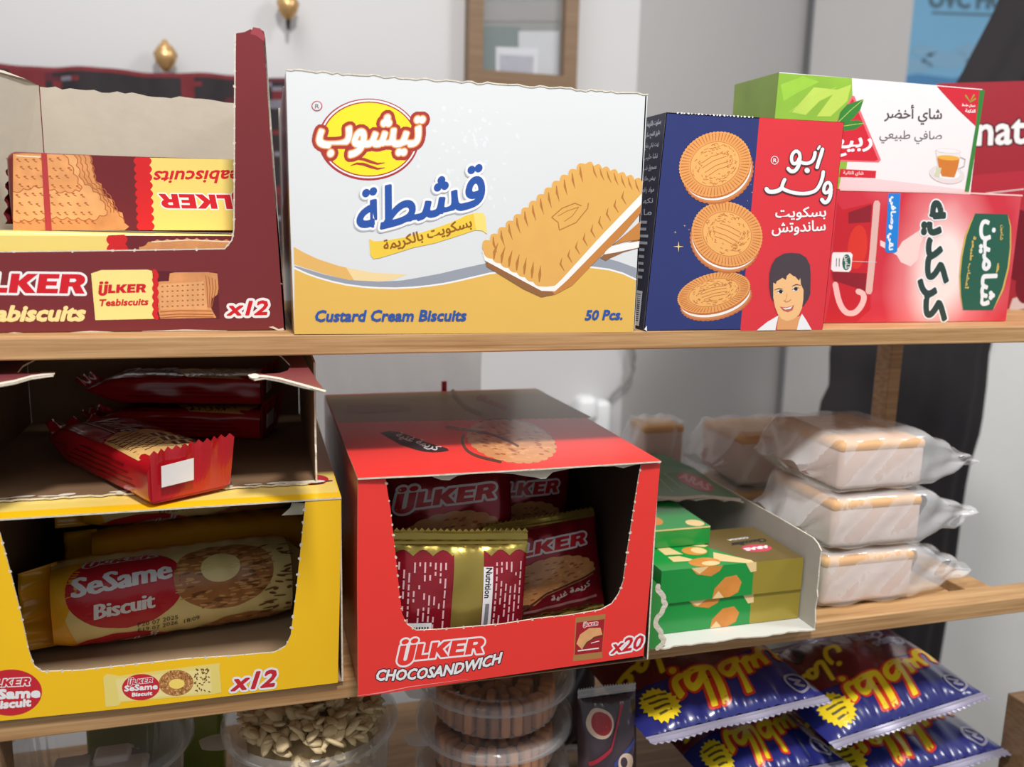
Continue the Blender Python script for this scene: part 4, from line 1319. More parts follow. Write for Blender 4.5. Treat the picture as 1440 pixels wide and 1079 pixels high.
def pouch(name, label, cat, group, mw, w, h, T, seal, mf, ms, draw, vert=True, p=3.0, q=.62, wr=.0012, seed=1, nz=22, parts=('wrapper', 'crimped_seal'), mback=None, ridge=.0006):
    """flow-wrapped packet lying in the local x-y plane, bulging to +z and -z; seals at the y ends (vert) or the x ends"""
    t = thing(name, label, cat, group=group, matrix=mw)
    rs = random.Random(seed)
    ph = [rs.uniform(0, 6.28) for _ in range(6)]
    W, Hh = (w, h-2*seal) if vert else (w-2*seal, h)
    def f(x, y):
        a = min(1, abs(2*x/W)); b = min(1, abs(2*y/Hh))
        z = T*max(0, 1-a**p)**q*max(0, 1-b**p)**q
        e = b if vert else a
        s = x if vert else y
        return z+wr*e*e*math.sin(s*260+ph[0])*(1-(a if vert else b)**6)+wr*.8*math.sin(x*55+ph[1]+y*38)*(1-a**4)*(1-b**4)+wr*.6*math.sin(x*120-y*90+ph[2])*(1-a**4)*(1-b**4)
    m = MB()
    L = lambda x, y, z: mw @ V((x, y, z))
    m.grid(lambda u, v: L((u-.5)*W, (v-.5)*Hh, f((u-.5)*W, (v-.5)*Hh)), 56, 56, mf)
    m.grid(lambda u, v: L((.5-u)*W, (v-.5)*Hh, -f((.5-u)*W, (v-.5)*Hh)), 24, 24, mback or mf)
    pr = Pr(m, lambda u, v, hh: L((u-.5)*W, (v-.5)*Hh, f((u-.5)*W, (v-.5)*Hh)+hh+.0004), eps=.00006, maxe=.035)
    if draw: draw(pr)
    m.build(parts[0], t)
    if seal > 0:
        for sgn in (-1, 1):
            m = MB()
            N = nz*2
            base = (Hh if vert else W)/2
            span = W if vert else Hh
            def fn(u, v, sgn=sgn):
                s = (u-.5)*span
                k = int(round(u*N))
                e = base+seal*(v if v < 1 else (1.0 if k % 2 else .80))
                wv = .0015*math.sin(s*70+ph[3])*v+.0008*math.sin(v*25)
                return L(s, sgn*e, wv) if vert else L(sgn*e, s, wv)
            m.grid(fn, N, 6, ms, False)
            o = m.build(parts[1], t)
            so = o.modifiers.new('foil', 'SOLIDIFY'); so.thickness = .0006; so.offset = 0
    return t

# ---------------------------------------------------------------- yellow sesame carton
YC = M('carton_yellow', (248, 196, 22), .32, var=.03, vscale=15, bump=.03, bscale=20, coat=.25)
SRED = M('badge_red', (198, 36, 50), .3, var=.02, coat=.2)
SYE = M('packet_cream', (240, 222, 150), .22, var=.03, coat=.4)
SGO = M('packet_gold', (240, 178, 40), .2, var=.06, coat=.5)
SES = M('sesame_brown', (176, 118, 66), .3, var=.2, vscale=120, coat=.3)
SES1 = M('sesame_pale', (216, 166, 104), .3, var=.1, coat=.3)
SES2 = M('sesame_dark', (124, 78, 40), .3, var=.1, coat=.3)
pl = (1, -.004)
yb = thing('biscuit_carton', 'yellow sesame biscuit carton with a perforated window on the lower shelf', 'carton', (-.10, .12, LZ))
z6 = Z(0, 680, 2.704)
win = z6([(-110, 128), (-60, 160), (0, 192), (45, 360), (80, 500), (110, 640), (130, 695), (160, 716), (300, 712), (500, 690), (700, 668), (900, 655), (1045, 642), (1085, 620), (1105, 580), (1125, 420), (1142, 260), (1160, 76)])
win[0] = (-14, 716); win[1] = (-10, 735)
m = MB()
yTRp, yTLp = (480, 700.5), (-72, 719)
yBRp, yBLp = (475, 963), (-66, 1021)
pts = [yBLp, (200, 994), yBRp, (478, 830), yTRp, (430, 702.5)]+win[::-1]+[yTLp]
m.slab([PX(x, y, pl) for x, y in pts], V((0, -1, 0)), .0014, YC, KRAFT2, TORN, zmin=LZ+.0005)
pr = Pr.on(m, pl)
pr.nubs(win[1:], 17, 2.6, TORN, 5)
pr.ell(*z6([(40, 796)])[0], 120/2.704, 88/2.704, SRED, rot=-3, n=48)
pr.logo(z6([(-55, 777)])[0], z6([(113, 768)])[0], z6([(-48, 748)])[0], SRED, out=(WHITE, 2.6))
pr.text('SeSame', z6([(-80, 822)])[0], z6([(150, 812)])[0], z6([(-78, 787)])[0], WHITE, bold=2.6)
pr.text('Biscuit', z6([(-28, 858)])[0], z6([(116, 846)])[0], z6([(-26, 828)])[0], WHITE, bold=2.0)
pr.poly(z6([(392, 738), (405, 724), (455, 732), (780, 690), (836, 684), (834, 700), (842, 795), (805, 802), (460, 832), (452, 845), (402, 851)]), M('picture_cream', (234, 214, 120), .32, var=.02))
pr.poly(z6([(440, 745), (800, 704), (806, 792), (455, 828)]), SYE)
pr.ell(*z6([(536, 775)])[0], 72/2.704, 50/2.704, SRED, rot=-4)
pr.ell(*z6([(670, 759)])[0], 66/2.704, 49/2.704, SES, rot=-4, n=40)
def seeds(pr, cx, cy, rx, ry, n, sz, mats, seed, hole=.42, rot=0, k=1.0):
    rs = random.Random(seed)
    for mt in mats:
        pr.begin()
        for _ in range(n):
            a = rs.uniform(0, 2*PI); q = math.sqrt(rs.uniform(hole**2, .94))
            pr.ell(cx+q*rx*math.cos(a), cy+q*ry*math.sin(a), sz*rs.uniform(.8, 1.3), sz*k*rs.uniform(.4, .6), mt, rot=rs.uniform(0, 180), n=8, lay=False)
        pr.end()
seeds(pr, *z6([(670, 759)])[0], 66/2.704, 49/2.704, 30, 1.7, (SES1, SES2, SES1), 3)
pr.ell(*z6([(672, 762)])[0], 30/2.704, 19/2.704, M('picture_yellow', (250, 218, 110), .32, var=0), rot=-4)
rs = random.Random(9)
pr.begin()
for k in range(46):
    pr.ell(*z6([(rs.uniform(736, 796), rs.uniform(706, 792))])[0], 1.9, .9, SES2, rot=rs.uniform(0, 180), n=8, lay=False)
pr.end()
pr.logo(z6([(486, 766)])[0], z6([(580, 756)])[0], z6([(489, 748)])[0], SRED, out=(WHITE, 1.4))
pr.text('SeSame', z6([(474, 790)])[0], z6([(598, 781)])[0], z6([(475, 769)])[0], WHITE, bold=1.1)
pr.text('Biscuit', z6([(502, 810)])[0], z6([(578, 804)])[0], z6([(503, 796)])[0], WHITE, bold=.8)
pr.text('x12', z6([(880, 788)])[0], z6([(1040, 770)])[0], z6([(902, 722)])[0], SRED, bold=2.6, out=(WHITE, 8.5))
m.build('front_panel', yb)
YT = -.1335
xL, xR = PX(-72, 719, pl).x, PX(480, 701, pl).x
DY = .31
m = MB()
m.slab([V((xL, -.0045, YT)), V((xR, -.0045, YT)), V((xR, DY, YT)), V((xL, DY, YT))], V((0, 0, 1)), .0014, YC, KRAFT2, TORN)
tp = Pr(m, lambda x, y, h: V((x, y, YT+h)))
tp.poly([(xL+.001, .012), (xR-.001, .010), (xR-.001, .24), (xL+.001, .24)], M('carton_yellow_pale', (240, 210, 110), .32, var=.03, coat=.2))
tp.ell(xR-.02, .05, .014, .016, SRED); tp.line([(xR-.03, .04), (xR-.005, .044)], .005, MAR)
m.build('top_panel', yb)
m = MB(); m.slab([V((xR, -.0025, LZ+.0005)), V((xR, DY, LZ+.0005)), V((xR, DY, YT-.0015)), V((xR, -.0025, YT-.0015))], V((1, 0, 0)), .0014, YC, KRAFT2, TORN); m.build('side_panel', yb)
m = MB(); m.slab([V((xL, -.0025, LZ+.0005)), V((xL, DY, LZ+.0005)), V((xL, DY, YT-.0015)), V((xL, -.0025, YT-.0015))], V((-1, 0, 0)), .0014, YC, KRAFT2, TORN); m.build('side_panel', yb)
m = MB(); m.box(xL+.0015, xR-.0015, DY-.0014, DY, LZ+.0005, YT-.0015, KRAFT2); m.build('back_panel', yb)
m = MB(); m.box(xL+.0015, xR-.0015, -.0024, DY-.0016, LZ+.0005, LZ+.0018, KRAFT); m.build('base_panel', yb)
m = MB()
m.slab([PX(x, y, (1, -.0022)) for x, y in z6([(1072, 122), (1105, 92), (1110, 72), (1160, 76), (1152, 118)])], V((0, -1, 0)), .001, M('flap_grey', (150, 146, 128), .8)); m.build('corner_flap', yb)

# sesame packet: a roll with a gathered left end
def sesame_packet(label, mw, L=.205, R=.040):
    t = thing('sesame_packet', label, 'packet', group='sesame packets inside the yellow carton', matrix=mw)
    T = lambda p: mw @ p
    def rad(u):
        e = abs(2*u-1)
        return 1-.10*e**8
    def S(u, a, h=0):
        c, s = math.cos(a), math.sin(a)
        k = (abs(c)**3+abs(s)**3)**(-1/3)
        r = R*rad(u)*k*(1+.010*math.sin(9*u*6+3*a))+h
        return V((L*u, -r*c*.92, R+r*s*.92))
    m = MB()
    m.grid(lambda u, v: T(S(u, 2*PI*v)), 60, 80, SYE, wv=True, mf=lambda u, v: SYE if (v < .29 or v > .77) else SGO)
    # local print coordinates: u 0..1, v = height on the visible half, -1..1
    pr = Pr(m, lambda u, v, h: T(S(u, max(-1.25, min(1.25, v*1.25))+.18, h+.0003)), eps=.00004, maxe=.045)
    pr.poly([(0.0, -1), (.11, -1), (.05, -.2), (.10, .3), (.14, 1), (0, 1)], SGO)
    ax = R*1.9/L
    def el(cx, cy, rx, ry, mt, rot=0, **k): return pr.ell(cx, cy, rx, ry, mt, rot, **k)
    el(.29, .28, .235, .78, SRED, n=40)
    el(.26, -1.05, .22, .45, SRED, n=40)
    el(.70, .30, .215, .70, SES, n=48)
    seeds(pr, .70, .30, .215, .70, 60, .016, (SES1, SES2, SES1), 4, .40, k=3.0)
    el(.685, .42, .085, .27, SYE, n=30)
    el(.78, -.98, .20, .42, SES, n=40)
    seeds(pr, .78, -.98, .20, .42, 26, .014, (SES1, SES2), 6, .1, k=3.0)
    rs = random.Random(4)
    pr.begin()
    for k in range(40):
        x, y = rs.uniform(.86, .99), rs.uniform(-.7, .9)
        if (x-.70)**2/.215**2+(y-.30)**2/.70**2 < 1.05: continue
        pr.ell(x, y, .013, .036, SES2, rot=rs.uniform(0, 180), n=8, lay=False)
    pr.end()
    pr.logo((.13, .80), (.42, .84), (.14, .93), SRED, out=(WHITE, .022))
    pr.text('SeSame', (.085, .22), (.475, .34), (.088, .56), WHITE, bold=.014)
    pr.text('Biscuit', (.165, -.24), (.40, -.16), (.168, .06), WHITE, bold=.010)
    DOT = M('date_ink', (52, 48, 40), .4, var=0)
    pr.text('P20 07 2025', (.33, -.52), (.495, -.47), (.33, -.435), DOT)
    pr.text('E19 07 2026  18:09', (.33, -.64), (.585, -.555), (.33, -.555), DOT)
    pr.arab('أولكر', (.20, -1.06), (.39, -.94), (.22, -.78), SRED, out=(WHITE, .016))
    m.build('wrapper', t)
    m = MB()
    def fin(u, v):
        w = R*(.92-.10*u)
        return T(V((-.030*u+.004, (-w+2*w*v)*.25-.012*u+.003*math.sin(v*22)*u, R*1.0+(v-.5)*2*w*.98+.004*math.sin(v*9)*u)))
    m.grid(fin, 8, 24, SGO)
    o = m.build('end_fin', t); so = o.modifiers.new('foil', 'SOLIDIFY'); so.thickness = .0008
    m = MB()
    m.grid(lambda u, v: T(V((-.0001-.002*math.sin(PI*u), -(R*.9)*math.cos(2*PI*v)*(1-u), R+R*.9*math.sin(2*PI*v)*(1-u)))), 4, 30, SGO, wv=True)
    m.build('end_fold', t)
    m = MB()
    m.grid(lambda u, v: T(V((L+.014*u, (-.5+v)*.02*u-(R*.86)*math.cos(2*PI*v)*(1-u)*.9, R+R*.88*math.sin(2*PI*v)*(1-.35*u)))), 5, 30, SYE, wv=True)
    m.build('end_fold', t)
    return t
def roll_frame(px0, py0, px1, py1, z, tilt=0):
    a, b = PX(px0, py0, (2, z)), PX(px1, py1, (2, z))
    ex = (b-a).normalized(); ey = V((0, 0, 1)).cross(ex)
    return frame(a, ex, ey, V((0, 0, 1)))
base = LZ+.0025
mw = roll_frame(70, 930, 392, 878, base)
mw.translation += mw.to_3x3() @ V((.004, .030, 0))
sp1 = sesame_packet('front sesame packet with a printed seed ring behind the yellow window', mw)
mw2 = mw.copy(); mw2.translation += V((.020, .082, .0005))
mw2 = mw2 @ Matrix.Translation((0, 0, .04)) @ Matrix.Rotation(PI, 4, 'X') @ Matrix.Translation((0, 0, -.04))
sp2 = dup(sp1, mw2, 'gold-backed sesame packet half hidden behind the front one in the yellow carton')
mw3 = mw.copy(); mw3.translation += V((.012, .098, .0775))
sp3 = dup(sp1, mw3, 'shaded sesame packet lying uppermost at the back of the yellow carton')

# ---------------------------------------------------------------- brown wafer carton on top of the yellow one
WZ0, WZ1 = YT+.0006, -.0275
wb = thing('wafer_carton', 'open brown-lined wafer carton with torn maroon flaps stacked on the yellow carton', 'carton', (-.1, .15, WZ0))
wy = .036; wx0, wx1 = -.262, PX(447, 683, (2, WZ0)).x; wD = .312
WMA = M('carton_dull_maroon', (116, 52, 56), .45, var=.08, coat=.1)
m = MB()
rs = random.Random(6)
fe = [V((wx0+(wx1-wx0)*k/60, wy+rs.uniform(-.003, .001), WZ0+.0018)) for k in range(61)]
m.slab(fe+[V((wx1, wD, WZ0+.0018)), V((wx0, wD, WZ0+.0018))], V((0, 0, 1)), .0016, KRAFT2, KRAFT, TORN)
pr = Pr(m, lambda x, y, h: V((x, y, WZ0+.0018+h)))
pr.begin()
for k in range(26):
    pr.ell(wx0+rs.uniform(.0, .28), wy+rs.uniform(.0, .006), rs.uniform(.004, .012), rs.uniform(.001, .004), TORN, rot=rs.uniform(-8, 8), n=9, lay=False)
pr.end()
m.build('base_panel', wb)
m = MB()
re = [V((wx1, wy+rs.uniform(-.0015, .0015), WZ0+.002+(WZ1-WZ0-.002)*k/16)) for k in range(17)]
m.slab(re+[V((wx1, wD, WZ1)), V((wx1, wD, WZ0+.002))], V((1, 0, 0)), .0016, WMA, KRAFT2, TORN)
pr = Pr(m, lambda y, z, h: V((wx1-.0018-h, y, z)))
pr.poly([(wy+.001, WZ0+.004), (wy+.008, WZ0+.006), (wy+.006, WZ0+.020), (wy+.002, WZ0+.024)], TORN); pr.poly([(wy+.001, WZ0+.004), (wy+.004, WZ0+.005), (wy+.001, WZ0+.015)], REDL)
pr.poly([(wy+.001, WZ0+.036), (wy+.005, WZ0+.040), (wy+.002, WZ0+.056)], TORN); pr.poly([(wy+.0012, WZ0+.038), (wy+.003, WZ0+.040), (wy+.0012, WZ0+.050)], REDL)
m.build('side_panel', wb)
m = MB(); m.slab([V((wx0, wy, WZ0+.002)), V((wx0, wy, WZ1)), V((wx0, wD, WZ1)), V((wx0, wD, WZ0+.002))], V((-1, 0, 0)), .0016, WMA, KRAFT2, TORN); m.build('side_panel', wb)
m = MB(); m.box(wx0+.002, wx1-.002, wD-.0016, wD, WZ0+.002, WZ1, KRAFTD); m.build('back_panel', wb)
# torn top: two flaps with a big opening between
pt = (2, WZ1)
m = MB()
f1 = [(457, 549), (446, 537), (434, 518), (425, 500), (414, 486), (300, 488), (398, 503), (408, 512), (407, 520), (394, 525), (370, 526), (350, 525), (351, 530), (361, 533), (372, 530), (390, 533), (420, 540)]
f1 = [(457, 550), (445, 534), (434, 517), (424, 499), (404, 470), (330, 472), (395, 500), (408, 513), (405, 521), (392, 525), (372, 526), (352, 525), (350, 529), (358, 533), (372, 531), (390, 534), (425, 543)]
m.slab([PX(x, y, pt) for x, y in f1], V((0, 0, 1)), .0014, WMA, KRAFT2, TORN)
pr = Pr.on(m, pt); pr.line([(350, 528), (372, 529), (392, 532), (425, 541), (457, 550)], 2.6, TORN); pr.ell(358, 529, 7, 3.4, TORN)
m.build('top_flap', wb)
m = MB()
f2 = [(-60, 552), (-20, 545), (20, 538), (45, 531), (75, 527), (77, 523), (60, 523), (40, 525), (24, 524), (32, 514), (48, 506), (70, 480), (-60, 470)]
m.slab([PX(x, y, pt) for x, y in f2], V((0, 0, 1)), .0014, WMA, KRAFT2, TORN)
pr = Pr.on(m, pt); pr.line([(-60, 550), (-20, 543), (20, 536), (45, 529), (76, 525)], 2.8, TORN)
m.build('top_flap', wb)

# wafer packets
WRED = M('wafer_red', (172, 20, 32), .22, var=.06, vscale=40, coat=.5)
WDK = M('wafer_dark_red', (120, 18, 28), .22, var=.06, coat=.5)
WAF = M('wafer_print', (222, 178, 112), .25, var=.1, vscale=80, coat=.4)
WAL = M('wafer_print_line', (250, 226, 170), .25, var=0, coat=.4)
CHO = M('choco_print', (96, 56, 38), .25, var=.1, coat=.4)
def wafer_packet(label, mw, L=.205, w=.068, h=.038):
    """local x runs from the far end to the near end, y across, z up"""
    t = thing('wafer_packet', label, 'packet', group='wafer packets in the brown-lined carton', matrix=mw)
    T = lambda p: mw @ p
    def prof(x):
        e = max(0, (.05-x)/.05)
        return max(.06, 1-e**1.8)
    def S(x, a, off=0):
        c, s = math.cos(a), math.sin(a)
        k = (abs(c)**4.5+abs(s)**4.5)**(-1/4.5)
        g = prof(x)
        wob = 1+.012*math.sin(x*130+a*2)+.008*math.sin(x*70-a*5)
        return T(V((x, (w/2)*(1-.10*(1-g))*k*c*wob+off*c, max(.0004, h*.42+(h/2)*g*k*s*(wob if s > 0 else 1)+off*s))))
    m = MB()
    m.grid(lambda u, v: S(L*u, 2*PI*v), 60, 64, WRED, wv=True)
    m.grid(lambda u, v: S(L+.0002, 2*PI*v) if u < .5 else T(V((L-.0008, 0, h*.45))), 1, 64, WRED, wv=True)
    # the print is laid out as (along, across) on the top and the left flank
    def top(x, y, hh):
        yy = max(-.92, min(.92, y/(w/2)))
        c = yy; 
        a = math.acos(max(-1, min(1, yy*abs(yy)**.0*.86)))
        return S(x, a, hh+.0004)
    pr = Pr(m, top, eps=.00004, maxe=.012)
    pr.poly([(.012, -.029), (.11, -.029), (.09, .0), (.11, .029), (.012, .029)], WDK)
    k0 = .100
    pr.poly([(k0, -.012), (k0+.02, -.028), (L-.020, -.030), (L-.010, -.012), (L-.014, .014), (L-.03, .028), (k0+.03, .029), (k0+.004, .014)], WAF)
    pr.begin()
    for j in range(8):
        pr.line([(k0+.004+j*.0075, -.026), (k0+.022+j*.0075, .004)], .0013, CHO, lay=False, disc=0)
        pr.line([(k0+.024+j*.0075, -.026), (k0+.004+j*.0075, .004)], .0013, CHO, lay=False, disc=0)
    pr.end()
    for j in range(4):
        pr.poly([(k0+.022+j*.019, .008), (k0+.036+j*.018, .006), (k0+.039+j*.017, .024), (k0+.026+j*.017, .027)], CHO)
        pr.line([(k0+.024+j*.0185, .013), (k0+.036+j*.0175, .011)], .0022, WAL, disc=0)
        pr.line([(k0+.026+j*.018, .020), (k0+.038+j*.017, .018)], .0022, WAL, disc=0)
    pr.text('Waffle', (.030, -.010), (.104, -.007), (.036, .014), M('silver_lines', (206, 196, 196), .25, metal=.4, var=0), bold=.0008)
    pr.line([(.030, -.016), (.108, -.014)], .0012, M('silver_lines', (206, 196, 196)), disc=0)
    sd = Pr(m, lambda x, z, hh: S(x, PI+.55-z*60, hh+.0004), eps=.00004, maxe=.02)
    for j in range(4): sd.line([(.05+.01*j, .004+.004*j), (L-.022-.006*j, .004+.004*j)], .0011, WDK, disc=0)
    m.build('wrapper', t)
    # folded near end with its upright crimp
    m = MB()
    N = 22
    def cr(u, v):
        k = int(round(u*N))
        zz = .003+(h+.004)*v+(.0035 if (v >= 1 and k % 2) else 0)
        return T(V((L+.0015+.008*v*u*u+.0012*math.sin(u*20)*v, -w*.47+w*.97*u, zz*(1-.12*(1-u)))))
    m.grid(cr, N, 6, WRED, False)
    o = m.build('end_crimp', t); so = o.modifiers.new('foil', 'SOLIDIFY'); so.thickness = .0008
    m = MB()
    m.face([T(V((L+.0055, -.026, .014))), T(V((L+.0060, .0, .015))), T(V((L+.0075, .0, .033))), T(V((L+.0065, -.026, .031)))], M('white_label', (236, 234, 234), .3, var=.03, coat=.3))
    o = m.build('end_label', t); o['label'] = 'white printed label on the packet end'
    so = o.modifiers.new('paper', 'SOLIDIFY'); so.thickness = .0004; so.offset = 1
    m = MB()
    m.grid(lambda u, v: T(V((-.012*v+.001, -w*.42+w*.84*u, h*.5+(.5-v)*.0+.004*math.sin(u*18)*v+.008*v))), 16, 4, WRED)
    o = m.build('end_crimp', t); so = o.modifiers.new('foil', 'SOLIDIFY'); so.thickness = .0008
    return t
wz = WZ0+.0022
na = PX(268, 698, (2, wz)); fa = PX(112, 628, (2, wz))
ex = (na-fa).normalized(); ex = (ex+V((0, 0, .0))).normalized()
ey = V((0, 0, 1)).cross(ex)
mwf = frame(na-ex*.205, ex, ey, V((0, 0, 1)))
wf = wafer_packet('red wafer packet with a white end label lying diagonally in the brown-lined carton', mwf)
ex2 = V((1, .06, 0)).normalized(); ey2 = V((0, 0, 1)).cross(ex2)
o2 = PX(150, 605, (1, .165))
mw_ = frame(V((-.184, .266, wz)), V((1, -.30, 0)).normalized(), V((0, 0, 1)).cross(V((1, -.30, 0)).normalized()), V((0, 0, 1))) @ Matrix.Scale(.84, 4)
wf2 = dup(wf, mw_, 'shaded red wafer packet lying along the back of the brown carton, lower of two')
mw_b = frame(V((-.188, .262, wz+.0345)), V((1, -.22, 0)).normalized(), V((0, 0, 1)).cross(V((1, -.22, 0)).normalized()), V((0, 0, 1))) @ Matrix.Scale(.84, 4)
wf3 = dup(wf, mw_b, 'shaded red wafer packet topmost at the back of the brown carton')

# ---------------------------------------------------------------- red choco sandwich carton
RC = M('carton_bright_red', (234, 56, 50), .30, var=.03, vscale=12, bump=.03, bscale=18, coat=.25)
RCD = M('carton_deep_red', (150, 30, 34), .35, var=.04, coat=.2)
GBR = M('top_gold_brown', (150, 128, 84), .35, var=.05, vscale=10, coat=.2)
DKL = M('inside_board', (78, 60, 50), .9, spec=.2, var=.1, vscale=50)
CY = -.031
pl = (1, CY)
rb = thing('biscuit_carton', 'bright red chocolate sandwich carton with a perforated front window', 'carton', (.175, .14, LZ))
z2 = Z(480, 640, 3.128)
win = z2([(195, 100), (203, 160), (216, 235), (238, 430), (255, 600), (268, 700), (288, 745), (330, 772), (440, 767), (560, 757), (700, 745), (860, 720), (1000, 705), (1140, 682), (1190, 655), (1220, 612), (1240, 560), (1262, 400), (1288, 230), (1308, 100), (1320, 40)])
m = MB()
pts = [(503.4, 981.5), (560, 973), (700, 952), (905, 922.5), (917, 785), (928.5, 652)]+win[::-1]+[(503, 673), (502.5, 820)]
m.slab([PX(x, y, pl) for x, y in pts], V((0, -1, 0)), .0014, RC, KRAFT, TORN, zmin=LZ+.0004)
pr = Pr.on(m, pl)
pr.nubs(win, 13, 2.3, TORN, 8)
z7 = Z(480, 860, 6)
pr.logo(z7([(470, 425)])[0], z7([(1196, 352)])[0], z7([(500, 292)])[0], RC, out=(WHITE, 5.0))
A, B, H = z7([(288, 582), (1335, 434), (312, 488)])
pr.text('CHOCOSANDWICH', A, B, H, WHITE, bold=1.5, out=(M('letter_rim_dark', (84, 40, 50), .3, var=0), 4.6), arc=7.0)
pr.poly(z2([(1030, 716), (1162, 700), (1158, 742), (1146, 880), (1148, 893), (1018, 908), (1022, 878)]), M('picture_gold_bar', (170, 124, 72), .3, var=.05))
pr.poly(z2([(1034, 738), (1158, 722), (1146, 866), (1026, 880)]), M('picture_dark_red', (164, 28, 40), .3, var=.03))
pr.poly(z2([(1034, 830), (1050, 790), (1090, 762), (1140, 760), (1148, 790), (1110, 800), (1070, 840), (1060, 858)]), BISC2)
pr.line(z2([(1064, 852), (1080, 826), (1112, 806), (1146, 798)]), 2.0, CHO)
pr.logo(z2([(1064, 756)])[0], z2([(1128, 748)])[0], z2([(1066, 742)])[0], REDL, out=(WHITE, 1.2))
pr.line(z2([(1040, 862), (1132, 850)]), 1.6, WHITE, disc=0)
pr.line(z2([(1098, 828), (1134, 818)]), 1.0, WHITE, disc=0)
pr.text('x20', z2([(1186, 874)])[0], z2([(1318, 850)])[0], z2([(1204, 812)])[0], REDL, bold=1.5, out=(WHITE, 6.5))
pr.line(z2([(70, 1060), (180, 1045), (300, 1020), (560, 985)]), [.4, 1.6, 1.2, .4], HIB2, disc=0)
m.build('front_panel', rb)
RT = -.1095
rx0, rx1 = PX(503.2, 672, (2, RT)).x, PX(930, 648, (2, RT)).x
RD = .3125
pt = (2, RT)
m = MB()
m.slab([PX(x, y, pt) for x, y in [(503.2, 672.5), (600, 668), (760, 659), (930, 648.5), (753.5, 546.2), (456.9, 555.4)]], V((0, 0, 1)), .0014, RC, KRAFT, TORN)
pr = Pr.on(m, pt)
z1 = Z(450, 480, 2.916)
sc = [(72+k*(1112-72)/40, 331-21*k/40) for k in range(41)]
pr.poly(z1([(22, 224), (886, 195), (1112, 312)]+scallop_edge([(1112, 311), (600, 321), (72, 331)], 30, 4)), GBR)
pr.ell(*z1([(788, 408)])[0], 182/2.916, 88/2.916, CHO, rot=10, n=48)
pr.ell(*z1([(785, 411)])[0], 180/2.916, 83/2.916, BISC, rot=10, scal=26, amp=.05)
rs = random.Random(3)
for mt, o_ in ((BISD, 0), (BISC2, 2)):
    pr.begin()
    for k in range(60):
        a = rs.uniform(0, 2*PI); q = math.sqrt(rs.uniform(0, .85))
        x, y = 788+q*170*math.cos(a), 410+q*76*math.sin(a)+.17*q*170*math.cos(a)
        pr.ell(*z1([(x, y)])[0], 4.2, 1.2, mt, rot=10, n=8, lay=False)
    pr.end()
pr.line(z1(smooth([(520, 350), (580, 360), (680, 372), (760, 400), (815, 432)], 2)), [1]+[3.5]*7+[6]*8+[1], CHO, disc=6) if False else pr.line(z1(smooth([(520, 352), (590, 362), (690, 378), (760, 402), (812, 430)], 2)), 3.4, CHO)
pr.line(z1(smooth([(590, 385), (580, 410), (600, 450), (650, 475), (740, 495)], 2)), 4.0, CHO)
pr.poly(z1(smooth([(245, 376), (300, 366), (380, 392), (450, 420), (545, 446), (480, 458), (410, 452), (330, 425)], 1)), M('ribbon_black', (50, 40, 40), .33, var=0))
pr.arab('كريمة غنية', z1([(300, 395)])[0], z1([(470, 455)])[0], z1([(330, 372)])[0], M('ribbon_letter', (210, 206, 206), .33, var=0), bold=.7)
FAD = M('top_dim_red', (146, 74, 60), .35, var=0)
pr.logo(z1([(640, 235)])[0], z1([(760, 285)])[0], z1([(655, 222)])[0], FAD)
pr.line(z1(smooth([(545, 205), (560, 240), (600, 275), (660, 300)], 2)), 6.0, M('top_brown_line', (124, 100, 66), .35, var=0))
pr.poly(z1([(110, 262), (365, 258), (372, 288), (108, 298)]), M('top_panel_dim', (134, 106, 78), .35, var=.1, vscale=120))
m.build('top_panel', rb)
# torn board fringe under the front of the top
m = MB()
rs = random.Random(14)
low_ = z2([(190, 105), (250, 96), (330, 92), (385, 88), (410, 100), (440, 110), (475, 112), (510, 92), (560, 84), (640, 78), (700, 80), (760, 84), (800, 92), (850, 98), (880, 106), (900, 104), (930, 76), (1000, 62), (1100, 48), (1160, 52), (1200, 50), (1240, 58), (1290, 44), (1322, 40)])
up_ = z2([(1322, 30), (900, 56), (190, 98)])
m.slab([PX(x, y, (1, CY-.0002)) for x, y in low_+up_], V((0, -1, 0)), .001, TORN)
m.build('torn_fringe', rb)
for xx, nx in ((rx0, -1), (rx1, 1)):
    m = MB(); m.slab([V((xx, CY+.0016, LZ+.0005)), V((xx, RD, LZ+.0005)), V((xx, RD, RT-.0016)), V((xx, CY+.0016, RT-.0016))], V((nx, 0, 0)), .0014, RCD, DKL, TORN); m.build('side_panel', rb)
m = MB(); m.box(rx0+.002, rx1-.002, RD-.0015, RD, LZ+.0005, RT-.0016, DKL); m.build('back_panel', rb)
m = MB(); m.box(rx0+.002, rx1-.002, CY+.002, RD-.002, LZ+.0004, LZ+.0016, DKL); m.build('base_panel', rb)
